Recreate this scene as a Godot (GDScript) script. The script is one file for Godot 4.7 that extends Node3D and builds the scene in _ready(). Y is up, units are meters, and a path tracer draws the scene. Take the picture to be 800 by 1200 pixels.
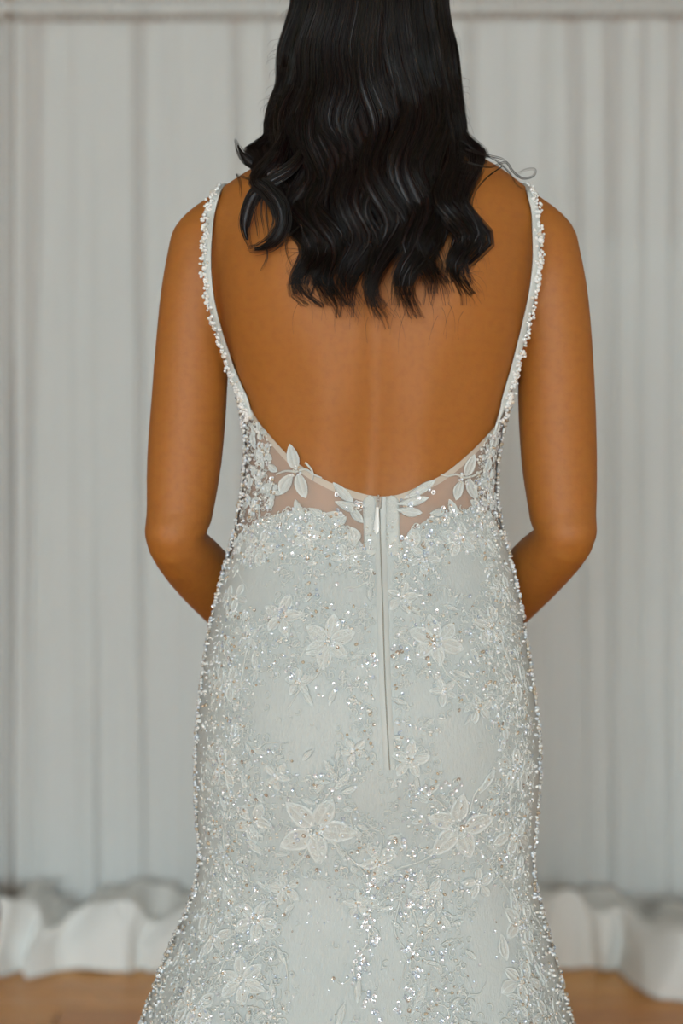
extends Node3D

# Scale: at the plane z = 0 (the bride's middle) one photo pixel is S metres; the photograph is 800 x 1200.
const S := 0.00083
const DIST := 1.6
const EYE := 1.08
const PY0 := 100
const PYN := 1902

class MB:
	var v := PackedVector3Array()
	var n := PackedVector3Array()
	var c := PackedColorArray()
	var idx := PackedInt32Array()

	func add_grid(p: PackedVector3Array, rows: int, cols: int, wrap := false, flip := false) -> void:
		var base := v.size()
		v.append_array(p)
		for r in rows:
			var r0 := maxi(r - 1, 0)
			var r1 := mini(r + 1, rows - 1)
			for q in cols:
				var q0 := (q - 1 + cols) % cols if wrap else maxi(q - 1, 0)
				var q1 := (q + 1) % cols if wrap else mini(q + 1, cols - 1)
				var nn := (p[r1 * cols + q] - p[r0 * cols + q]).cross(p[r * cols + q1] - p[r * cols + q0])
				nn = nn.normalized() if nn.length_squared() > 1e-20 else Vector3.UP
				n.append(-nn if flip else nn)
		var last := cols if wrap else cols - 1
		for r in rows - 1:
			for q in last:
				var a := base + r * cols + q
				var b := base + r * cols + (q + 1) % cols
				var cc := a + cols
				var d := b + cols
				if flip:
					idx.append_array(PackedInt32Array([a, cc, b, b, cc, d]))
				else:
					idx.append_array(PackedInt32Array([a, b, cc, b, d, cc]))

	func tube(path: PackedVector3Array, radii: PackedFloat32Array, sides: int, ref := Vector3.BACK, flat := 1.0) -> void:
		var p := PackedVector3Array()
		var m := path.size()
		for i in m:
			var t := (path[mini(i + 1, m - 1)] - path[maxi(i - 1, 0)]).normalized()
			var nn := ref - t * ref.dot(t)
			nn = nn.normalized() if nn.length() > 0.05 else t.cross(Vector3.RIGHT).normalized()
			var b := t.cross(nn)
			for k in sides:
				var a := TAU * k / sides
				p.append(path[i] + (nn * cos(a) * flat + b * sin(a)) * radii[i])
		var base := v.size()
		add_grid(p, m, sides, true, true)
		for e in [0, m - 1]:
			var ci := v.size()
			var t := (path[1] - path[0]).normalized() if e == 0 else (path[m - 1] - path[m - 2]).normalized()
			if e == 0:
				t = -t
			v.append(path[e])
			n.append(t)
			for k in sides:
				tri(ci, base + e * sides + k, base + e * sides + (k + 1) % sides, t)

	func tri(a: int, b: int, d: int, out: Vector3) -> void:
		if (v[d] - v[a]).cross(v[b] - v[a]).dot(out) < 0.0:
			idx.append_array(PackedInt32Array([a, d, b]))
		else:
			idx.append_array(PackedInt32Array([a, b, d]))

	func box(t: Transform3D, size: Vector3, bevel := 0.0) -> void:
		var h := size / 2.0
		for ax in 3:
			for s in [-1.0, 1.0]:
				var nn := Vector3.ZERO
				nn[ax] = s
				var u := Vector3.ZERO
				u[(ax + 1) % 3] = 1.0
				var w := Vector3.ZERO
				w[(ax + 2) % 3] = 1.0
				var base := v.size()
				var hu := h[(ax + 1) % 3] - bevel
				var hw := h[(ax + 2) % 3] - bevel
				for k in [[-1, -1], [1, -1], [1, 1], [-1, 1]]:
					v.append(t * (nn * h[ax] + u * hu * k[0] + w * hw * k[1]))
					n.append(t.basis * nn)
				tri(base, base + 1, base + 2, t.basis * nn)
				tri(base, base + 2, base + 3, t.basis * nn)
		if bevel > 0.0:
			for ax in 3:
				var u := (ax + 1) % 3
				var w := (ax + 2) % 3
				for su in [-1.0, 1.0]:
					for sw in [-1.0, 1.0]:
						var nn := Vector3.ZERO
						nn[u] = su
						nn[w] = sw
						nn = nn.normalized()
						var base := v.size()
						for e in [-1.0, 1.0]:
							var a := Vector3.ZERO
							a[ax] = e * (h[ax] - bevel)
							a[u] = su * h[u]
							a[w] = sw * (h[w] - bevel)
							v.append(t * a)
							a[u] = su * (h[u] - bevel)
							a[w] = sw * h[w]
							v.append(t * a)
							n.append(t.basis * nn)
							n.append(t.basis * nn)
						tri(base, base + 1, base + 2, t.basis * nn)
						tri(base + 1, base + 3, base + 2, t.basis * nn)
			for sx in [-1.0, 1.0]:
				for sy in [-1.0, 1.0]:
					for sz in [-1.0, 1.0]:
						var base := v.size()
						var sg := Vector3(sx, sy, sz)
						for ax in 3:
							var a := sg * (h - Vector3.ONE * bevel)
							a[ax] = sg[ax] * h[ax]
							v.append(t * a)
							n.append(t.basis * sg.normalized())
						tri(base, base + 1, base + 2, t.basis * sg)

	func ball(at: Vector3, r: Vector3, seg := 10, ring := 7) -> void:
		var p := PackedVector3Array()
		for i in ring + 1:
			var a := PI * i / ring
			for k in seg:
				var b := TAU * k / seg
				p.append(at + Vector3(sin(a) * cos(b) * r.x, cos(a) * r.y, sin(a) * sin(b) * r.z))
		var base := n.size()
		add_grid(p, ring + 1, seg, true, true)
		for i in p.size():
			var q := (p[i] - at) / r
			n[base + i] = (q / r).normalized()

	func mesh(m: Material) -> ArrayMesh:
		var arr := []
		arr.resize(Mesh.ARRAY_MAX)
		arr[Mesh.ARRAY_VERTEX] = v
		arr[Mesh.ARRAY_NORMAL] = n
		arr[Mesh.ARRAY_INDEX] = idx
		if c.size() == v.size() and c.size() > 0:
			arr[Mesh.ARRAY_COLOR] = c
		var am := ArrayMesh.new()
		am.add_surface_from_arrays(Mesh.PRIMITIVE_TRIANGLES, arr)
		am.surface_set_material(0, m)
		return am


var rng := RandomNumberGenerator.new()
var M := {}
var t_cx := PackedFloat32Array()
var t_hw := PackedFloat32Array()
var t_bb := PackedFloat32Array()
var t_bf := PackedFloat32Array()


# ---------------------------------------------------------------- helpers
func put(called: String, mb: MB, mat: Material, parent: Node = null) -> MeshInstance3D:
	return put_mesh(called, mb.mesh(mat), parent)


func put_mesh(called: String, m: Mesh, parent: Node = null) -> MeshInstance3D:
	var o := MeshInstance3D.new()
	o.mesh = m
	o.name = called
	var to: Node = parent if parent else self
	o.name = numbered(called, to)
	to.add_child(o, true)
	return o


func numbered(called: String, to: Node) -> String:
	var counts: Dictionary = to.get_meta("counts", {})
	var k: int = counts.get(called, 0)
	counts[called] = k + 1
	to.set_meta("counts", counts)
	return called if k == 0 else "%s_%03d" % [called, k]


func thing(called: String, label: String, category: String, at := Vector3.ZERO, group := "") -> Node3D:
	var o := Node3D.new()
	o.name = numbered(called, self)
	o.position = at
	add_child(o, true)
	tag(o, label, category, group)
	return o


func tag(o: Node, label: String, category: String, group := "") -> void:
	o.set_meta("label", label)
	o.set_meta("category", category)
	if group:
		o.set_meta("group", group)


func node(called: String, parent: Node) -> Node3D:
	var o := Node3D.new()
	o.name = numbered(called, parent)
	parent.add_child(o, true)
	return o


func structure(o: Node, label := "") -> Node:
	o.set_meta("kind", "structure")
	if label:
		o.set_meta("label", label)
	return o


func copies(called: String, m: Mesh, xf: Array, parent: Node, cols: Array = []) -> MultiMeshInstance3D:
	var mm := MultiMesh.new()
	mm.transform_format = MultiMesh.TRANSFORM_3D
	mm.use_colors = cols.size() > 0
	mm.mesh = m
	mm.instance_count = xf.size()
	for i in xf.size():
		mm.set_instance_transform(i, xf[i])
		if cols.size() > 0:
			mm.set_instance_color(i, cols[i])
	var o := MultiMeshInstance3D.new()
	o.multimesh = mm
	o.name = numbered(called, parent)
	o.set_meta("kind", "stuff")
	parent.add_child(o, true)
	return o


func noise_tex(freq: float, kind: int, size: int, ramp: Array = [], octaves := 3, seed_no := 1) -> NoiseTexture2D:
	var f := FastNoiseLite.new()
	f.noise_type = kind as FastNoiseLite.NoiseType
	f.frequency = freq
	f.seed = seed_no
	f.fractal_octaves = octaves
	var t := NoiseTexture2D.new()
	t.noise = f
	t.width = size
	t.height = size
	t.seamless = true
	t.generate_mipmaps = false
	if ramp.size() > 0:
		var g := Gradient.new()
		g.offsets = PackedFloat32Array(ramp[0])
		g.colors = PackedColorArray(ramp[1])
		t.color_ramp = g
	return t


func mat(col: Color, rough := 0.7, spec := 0.5) -> StandardMaterial3D:
	var m := StandardMaterial3D.new()
	m.albedo_color = col
	m.roughness = rough
	m.metallic_specular = spec
	return m


func relief_map(m: StandardMaterial3D, t: Texture2D, scale: Vector3, cm: float) -> void:
	m.uv1_triplanar = true
	m.uv1_scale = scale
	m.heightmap_enabled = true
	m.heightmap_texture = t
	m.heightmap_scale = cm


func at_px(px: float, py: float, z: float) -> Vector3:
	var k := S * (DIST - z) / DIST
	return Vector3((px - 400.0) * k, EYE + (600.0 - py) * k, z)


func seen_at(p: Vector3) -> Vector2:
	var k := DIST / (DIST - p.z) / S
	return Vector2(400.0 + p.x * k, 600.0 - (p.y - EYE) * k)


func curve(tab: Array, x: float) -> float:
	var m := tab.size()
	if x <= tab[0][0]:
		return tab[0][1]
	if x >= tab[m - 1][0]:
		return tab[m - 1][1]
	var i := 0
	while tab[i + 1][0] < x:
		i += 1
	var x0: float = tab[i][0]
	var x1: float = tab[i + 1][0]
	var y0: float = tab[i][1]
	var y1: float = tab[i + 1][1]
	var s0: float = (y1 - tab[i - 1][1]) / (x1 - tab[i - 1][0]) if i > 0 else (y1 - y0) / (x1 - x0)
	var s1: float = (tab[i + 2][1] - y0) / (tab[i + 2][0] - x0) if i < m - 2 else (y1 - y0) / (x1 - x0)
	var h := x1 - x0
	var t := (x - x0) / h
	var t2 := t * t
	var t3 := t2 * t
	return y0 * (2 * t3 - 3 * t2 + 1) + s0 * h * (t3 - 2 * t2 + t) + y1 * (3 * t2 - 2 * t3) + s1 * h * (t3 - t2)


func spline(pts: PackedVector3Array, count: int) -> PackedVector3Array:
	var out := PackedVector3Array()
	var m := pts.size()
	for i in count:
		var f := float(i) / (count - 1) * (m - 1)
		var k := mini(int(f), m - 2)
		var t := f - k
		var a := pts[maxi(k - 1, 0)]
		var d := pts[mini(k + 2, m - 1)]
		out.append(pts[k].cubic_interpolate(pts[k + 1], a, d, t))
	return out


# ---------------------------------------------------------------- the figure's cross-sections
func build_tables() -> void:
	var lf := [[100, 384], [150, 376], [165, 362], [180, 334], [200, 297], [222, 264], [240, 254], [270, 250], [300, 250], [350, 254], [400, 264], [440, 276], [470, 284], [520, 291], [560, 289], [600, 283], [640, 274], [680, 263], [720, 254], [760, 246], [800, 241], [850, 236], [900, 234], [950, 235], [1000, 238], [1030, 234], [1060, 225], [1100, 207], [1150, 186], [1200, 169], [1300, 136], [1500, 60], [1902, -60]]
	var rt := [[100, 486], [150, 494], [165, 510], [180, 545], [200, 584], [222, 613], [240, 624], [270, 628], [300, 629], [350, 625], [400, 614], [440, 602], [470, 594], [520, 582], [560, 578], [600, 580], [640, 590], [680, 599], [720, 607], [760, 613], [800, 619], [850, 625], [900, 627], [950, 624], [1000, 620], [1030, 622], [1060, 629], [1100, 640], [1150, 654], [1200, 667], [1300, 700], [1500, 770], [1902, 880]]
	var bk := [[100, 0.05], [150, 0.052], [175, 0.06], [195, 0.07], [225, 0.083], [260, 0.097], [330, 0.111], [400, 0.107], [470, 0.092], [540, 0.078], [580, 0.075], [640, 0.085], [720, 0.112], [800, 0.13], [850, 0.133], [900, 0.127], [960, 0.11], [1010, 0.1], [1060, 0.101], [1120, 0.117], [1200, 0.146], [1300, 0.19], [1500, 0.28], [1902, 0.42]]
	var fr := [[100, 0.06], [175, 0.06], [225, 0.08], [300, 0.1], [400, 0.13], [470, 0.11], [580, 0.1], [700, 0.12], [850, 0.115], [1000, 0.1], [1200, 0.15], [1902, 0.4]]
	for py in range(PY0, PYN + 1):
		var a := curve(lf, py)
		var b := curve(rt, py)
		t_cx.append(((a + b) / 2.0 - 400.0) * S)
		t_hw.append((b - a) / 2.0 * S)
		t_bb.append(curve(bk, py))
		t_bf.append(curve(fr, py))


func ripple(ang: float, py: float) -> float:
	if py < 1010.0:
		return 0.0
	var amp := minf((py - 1010.0) / 190.0 * 0.035, 0.1)
	return amp * (cos(8.0 * ang) - 1.0) * 0.5


func relief(dx: float, py: float) -> float:
	var q := dx / S
	var r := 0.0
	if py > 200.0 and py < 700.0:
		var w := smoothstep(220.0, 330.0, py) * (1.0 - smoothstep(560.0, 690.0, py))
		r -= (0.0045 * exp(-pow(q / 15.0, 2.0)) + 0.0055 * exp(-pow(q / 46.0, 2.0))) * w
		var aq := absf(q)
		r += 0.008 * exp(-pow((aq - 102.0) / 44.0, 2.0) - pow((py - 318.0) / 75.0, 2.0))
		r -= 0.0035 * exp(-pow((aq - 45.0) / 24.0, 2.0) - pow((py - 330.0) / 80.0, 2.0))
		r += 0.005 * exp(-pow((aq - 52.0) / 27.0, 2.0)) * smoothstep(400.0, 500.0, py) * (1.0 - smoothstep(590.0, 660.0, py))
		r -= 0.003 * exp(-pow((aq - 105.0) / 30.0, 2.0) - pow((py - 450.0) / 50.0, 2.0))
	return r


# point of the dress surface at angle a (0 = right side, PI/2 = back) and table row py, pushed out by off
func skin_pt(a: float, py: float, off := 0.0) -> Vector3:
	var i := clampi(int(py) - PY0, 0, PYN - PY0 - 1)
	var f := clampf(py - PY0 - i, 0.0, 1.0)
	var cx := lerpf(t_cx[i], t_cx[i + 1], f)
	var hw := lerpf(t_hw[i], t_hw[i + 1], f)
	var sn := sin(a)
	var b := lerpf(t_bb[i], t_bb[i + 1], f) if sn > 0.0 else lerpf(t_bf[i], t_bf[i + 1], f)
	var cs := cos(a)
	var k := 1.0 + ripple(a, py)
	var x := signf(cs) * pow(absf(cs), 0.87) * hw
	if sn > 0.0:
		b += relief(x, py)
	return Vector3(cx + x * k + signf(cs) * off * absf(cs), EYE + (600.0 - py) * S, signf(sn) * pow(absf(sn), 0.87) * b * k + sn * off)


func dress_f(p: Vector3) -> float:
	var py := clampf(600.0 + (EYE - p.y) / S, PY0, PYN - 1.0)
	var i := int(py) - PY0
	var f := py - PY0 - i
	var dx := p.x - lerpf(t_cx[i], t_cx[i + 1], f)
	var hw := lerpf(t_hw[i], t_hw[i + 1], f)
	var b := lerpf(t_bb[i], t_bb[i + 1], f) + relief(dx, py) if p.z > 0.0 else lerpf(t_bf[i], t_bf[i + 1], f)
	var k := 1.0 + ripple(atan2(p.z / b, dx / hw), py)
	var rho := pow(pow(absf(dx) / (hw * k), 2.3) + pow(absf(p.z) / (b * k), 2.3), 0.4348)
	return (rho - 1.0) * minf(hw, b)


func dress_n(p: Vector3) -> Vector3:
	var e := 0.002
	var d := dress_f(p)
	return Vector3(dress_f(p + Vector3(e, 0, 0)) - d, dress_f(p + Vector3(0, e, 0)) - d, dress_f(p + Vector3(0, 0, e)) - d).normalized()


# where the line of sight of a photo pixel meets the back of the dress
func dress_at(px: float, py: float) -> Vector3:
	var z := 0.1
	var p := Vector3.ZERO
	for it in 9:
		p = at_px(px, py, z)
		var qi := clampi(int(600.0 + (EYE - p.y) / S) - PY0, 0, PYN - PY0 - 1)
		p.x = clampf(p.x, t_cx[qi] - t_hw[qi] * 0.985, t_cx[qi] + t_hw[qi] * 0.985)
		var q := clampf(600.0 + (EYE - p.y) / S, PY0, PYN - 1.0)
		var i := int(q) - PY0
		var dx := clampf((p.x - t_cx[i]) / t_hw[i], -0.995, 0.995)
		var b := t_bb[i] + relief(p.x - t_cx[i], q)
		var s := pow(maxf(1.0 - pow(absf(dx), 2.3), 0.0001), 0.4348)
		for r in 2:
			var k := 1.0 + ripple(atan2(s, dx), q)
			s = pow(maxf(1.0 - pow(absf(dx) / k, 2.3), 0.0001), 0.4348) * k
		z = lerpf(z, b * s + 0.0028, 0.75)
	return p


# ---------------------------------------------------------------- body field
var arms := []
var bones := []


func seg_d(p: Vector3, a: Vector3, b: Vector3, ra: float, rb: float) -> float:
	var ab := b - a
	var t := clampf((p - a).dot(ab) / ab.length_squared(), 0.0, 1.0)
	return p.distance_to(a + ab * t) - lerpf(ra, rb, t)


func smin(a: float, b: float, k: float) -> float:
	var h := maxf(k - absf(a - b), 0.0) / k
	return minf(a, b) - h * h * k * 0.25


func torso_d(p: Vector3) -> float:
	var q := 600.0 + (EYE - p.y) / S
	var py := clampf(q, PY0, PYN - 1.0)
	var i := int(py) - PY0
	var f := py - PY0 - i
	var dx := p.x - lerpf(t_cx[i], t_cx[i + 1], f)
	var inset := 0.0055 * smoothstep(450.0, 650.0, py) + 0.02 * smoothstep(950.0, 1050.0, py)
	var hw := lerpf(t_hw[i], t_hw[i + 1], f) - inset
	var b := (lerpf(t_bb[i], t_bb[i + 1], f) + relief(dx, py) if p.z > 0.0 else lerpf(t_bf[i], t_bf[i + 1], f)) - inset
	var rho := pow(pow(absf(dx) / hw, 2.3) + pow(absf(p.z) / b, 2.3), 0.4348)
	var r := sqrt(dx * dx + p.z * p.z)
	var d := r * (1.0 - 1.0 / maxf(rho, 0.15))
	d *= lerpf(0.6, 0.92, smoothstep(215.0, 270.0, py))
	return maxf(d, maxf((q - 960.0) * S, (110.0 - q) * S))


func body_d(p: Vector3) -> float:
	var d := torso_d(p)
	if p.y > 0.86:
		var k := lerpf(0.007, 0.036, smoothstep(1.25, 1.38, p.y))
		var da := 1.0
		var a: Array = arms[0] if p.x < 0.03 else arms[1]
		for s in a:
			if absf(p.y - s[0].y) < 0.13:
				da = minf(da, seg_d(p, s[0], s[1], s[2], s[3]))
		d = smin(d, da, k)
		if p.y > 1.36:
			d = smin(d, seg_d(p, at_px(436, 215, 0.0), at_px(433, 40, -0.025), 0.056, 0.05), 0.03)
	if p.y < 0.92:
		for s in bones:
			d = smin(d, seg_d(p, s[0], s[1], s[2], s[3]), 0.03)
	return d


func ell(p: Vector3, c: Vector3, r: Vector3) -> float:
	var q := (p - c) / r
	var k0 := q.length()
	var k1 := (q / r).length()
	return k0 * (k0 - 1.0) / maxf(k1, 1e-4)


func head_d(p: Vector3) -> float:
	var c := Vector3(0.027, 1.60, -0.03)
	var q := p - c
	var m := Vector3(absf(q.x), q.y, q.z)
	var d := ell(q, Vector3(0, 0.015, 0.005), Vector3(0.067, 0.092, 0.09))
	d = smin(d, ell(q, Vector3(0, -0.05, -0.045), Vector3(0.055, 0.065, 0.05)), 0.03)
	d = smin(d, seg_d(m, Vector3(0, -0.1, -0.075), Vector3(0.045, -0.06, -0.02), 0.016, 0.02), 0.02)
	d = smin(d, seg_d(q, Vector3(0, 0.008, -0.09), Vector3(0, -0.028, -0.112), 0.007, 0.011), 0.012)
	d = smin(d, seg_d(m, Vector3(0.002, -0.03, -0.102), Vector3(0.014, -0.031, -0.096), 0.008, 0.006), 0.006)
	d = smin(d, seg_d(m, Vector3(0.012, 0.02, -0.088), Vector3(0.048, 0.018, -0.068), 0.008, 0.006), 0.012)
	d = -smin(-d, ell(m, Vector3(0.031, 0.0, -0.098), Vector3(0.018, 0.01, 0.013)), 0.008)
	d = smin(d, ell(m, Vector3(0.031, 0.0, -0.078), Vector3(0.0125, 0.0115, 0.0125)), 0.002)
	d = smin(d, seg_d(m, Vector3(0.0, -0.053, -0.1), Vector3(0.02, -0.055, -0.088), 0.006, 0.003), 0.004)
	d = smin(d, seg_d(m, Vector3(0.0, -0.064, -0.098), Vector3(0.017, -0.061, -0.088), 0.007, 0.003), 0.003)
	d = smin(d, ell(m, Vector3(0.067, -0.005, 0.0), Vector3(0.006, 0.028, 0.017)), 0.006)
	d = smin(d, seg_d(p, at_px(436, 200, 0.0), at_px(433, 40, -0.025), 0.056, 0.05), 0.03)
	return d


var hand_segs := []


func hand_d(p: Vector3) -> float:
	var d := 1.0
	var best := 1.0
	for s in hand_segs:
		var e := seg_d(p, s[0], s[1], s[2], s[3])
		if s[4]:
			d = smin(d, e, 0.012)
		else:
			best = minf(best, e)
	return smin(d, best, 0.005)


func hand(mb: MB, wrist: Vector3, fwd: Vector3, back: Vector3, elbow: Vector3) -> void:
	hand_segs.clear()
	fwd = fwd.normalized()
	back = (back - fwd * back.dot(fwd)).normalized()
	var side := back.cross(fwd)
	if side.y < 0.0:
		side = -side
	hand_segs.append([elbow.lerp(wrist, 0.8), wrist, 0.025, 0.021, true])
	for k in 4:
		var o := side * (0.026 - 0.0175 * k)
		var kn := wrist + fwd * (0.085 - 0.004 * absf(k - 1.0)) + o
		hand_segs.append([wrist + o * 0.5 + fwd * 0.01, kn, 0.014, 0.0095, true])
		var ln: float = [0.04, 0.045, 0.042, 0.032][k]
		var d1 := (fwd * 0.8 - back * 0.6).normalized()
		var d2 := (fwd * 0.1 - back).normalized()
		var d3 := (-fwd * 0.7 - back * 0.7).normalized()
		var a := kn + d1 * ln
		var b := a + d2 * ln * 0.65
		var e := b + d3 * ln * 0.5
		hand_segs.append([kn, a, 0.0092, 0.0082, false])
		hand_segs.append([a, b, 0.0082, 0.0075, false])
		hand_segs.append([b, e, 0.0075, 0.0062, false])
	var t0 := wrist + side * 0.02 + fwd * 0.02 - back * 0.008
	var t1 := t0 + (fwd * 0.6 + side * 0.6 - back * 0.4).normalized() * 0.042
	var t2 := t1 + (fwd * 0.9 - back * 0.4).normalized() * 0.03
	hand_segs.append([t0, t1, 0.013, 0.0105, true])
	hand_segs.append([t1, t2, 0.0105, 0.008, false])
	var lo := wrist - Vector3.ONE * 0.15
	nets(hand_d, lo, wrist + Vector3.ONE * 0.15, 0.0032, mb, 1.3)


# naive surface nets of a field
func nets(f: Callable, lo: Vector3, hi: Vector3, h: float, mb: MB, slack := 1.6) -> void:
	var nx := int((hi.x - lo.x) / h) + 2
	var ny := int((hi.y - lo.y) / h) + 2
	var nz := int((hi.z - lo.z) / h) + 2
	var val := PackedFloat32Array()
	val.resize(nx * ny * nz)
	val.fill(1e9)
	var bs := 6
	var reach := bs * h * 0.87 * slack
	var sy := nx
	var sz := nx * ny
	var vid := {}
	var order := PackedInt32Array()
	var base := mb.v.size()
	for bz in range(0, nz - 1, bs):
		for by in range(0, ny - 1, bs):
			for bx in range(0, nx - 1, bs):
				if absf(f.call(lo + Vector3(bx + bs * 0.5, by + bs * 0.5, bz + bs * 0.5) * h)) > reach:
					continue
				var ex := mini(bx + bs, nx - 1)
				var ey := mini(by + bs, ny - 1)
				var ez := mini(bz + bs, nz - 1)
				for k in range(bz, ez + 1):
					for j in range(by, ey + 1):
						var at := k * sz + j * sy
						for i in range(bx, ex + 1):
							if val[at + i] > 1e8:
								val[at + i] = f.call(lo + Vector3(i, j, k) * h)
				for k in range(bz, ez):
					for j in range(by, ey):
						for i in range(bx, ex):
							var o := k * sz + j * sy + i
							var c0 := val[o]
							var c1 := val[o + 1]
							var c2 := val[o + sy]
							var c3 := val[o + sy + 1]
							var c4 := val[o + sz]
							var c5 := val[o + sz + 1]
							var c6 := val[o + sz + sy]
							var c7 := val[o + sz + sy + 1]
							var neg := int(c0 < 0) + int(c1 < 0) + int(c2 < 0) + int(c3 < 0) + int(c4 < 0) + int(c5 < 0) + int(c6 < 0) + int(c7 < 0)
							if neg == 0 or neg == 8:
								continue
							var cs := [c0, c1, c2, c3, c4, c5, c6, c7]
							var sum := Vector3.ZERO
							var cnt := 0
							for e in [[0, 1], [2, 3], [4, 5], [6, 7], [0, 2], [1, 3], [4, 6], [5, 7], [0, 4], [1, 5], [2, 6], [3, 7]]:
								var va: float = cs[e[0]]
								var vb: float = cs[e[1]]
								if (va < 0.0) != (vb < 0.0):
									var t := va / (va - vb)
									var pa := Vector3(e[0] & 1, (e[0] >> 1) & 1, e[0] >> 2)
									var pb := Vector3(e[1] & 1, (e[1] >> 1) & 1, e[1] >> 2)
									sum += pa.lerp(pb, t)
									cnt += 1
							var p := lo + (Vector3(i, j, k) + sum / cnt) * h
							var ep := h * 0.35
							var d: float = f.call(p)
							var g := Vector3(f.call(p + Vector3(ep, 0, 0)) - d, f.call(p + Vector3(0, ep, 0)) - d, f.call(p + Vector3(0, 0, ep)) - d) / ep
							if g.length() > 0.05:
								p -= g * clampf(d / g.length_squared(), -h * 0.5, h * 0.5)
							vid[o] = mb.v.size()
							order.append(o)
							mb.v.append(p)
							mb.n.append(g.normalized())
	for o in order:
		var a0 := val[o] < 0.0
		var quads := [[o + 1, sy, sz], [o + sy, 1, sz], [o + sz, 1, sy]]
		for q in quads:
			var eo: int = q[0]
			if (val[eo] < 0.0) == a0:
				continue
			var u: int = q[1]
			var w: int = q[2]
			if not (vid.has(o - u) and vid.has(o - w) and vid.has(o - u - w)):
				continue
			var a: int = vid[o]
			var b: int = vid[o - u]
			var c: int = vid[o - u - w]
			var d2: int = vid[o - w]
			var out := mb.n[a] + mb.n[b] + mb.n[c] + mb.n[d2]
			mb.tri(a, b, c, out)
			mb.tri(a, c, d2, out)


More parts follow.
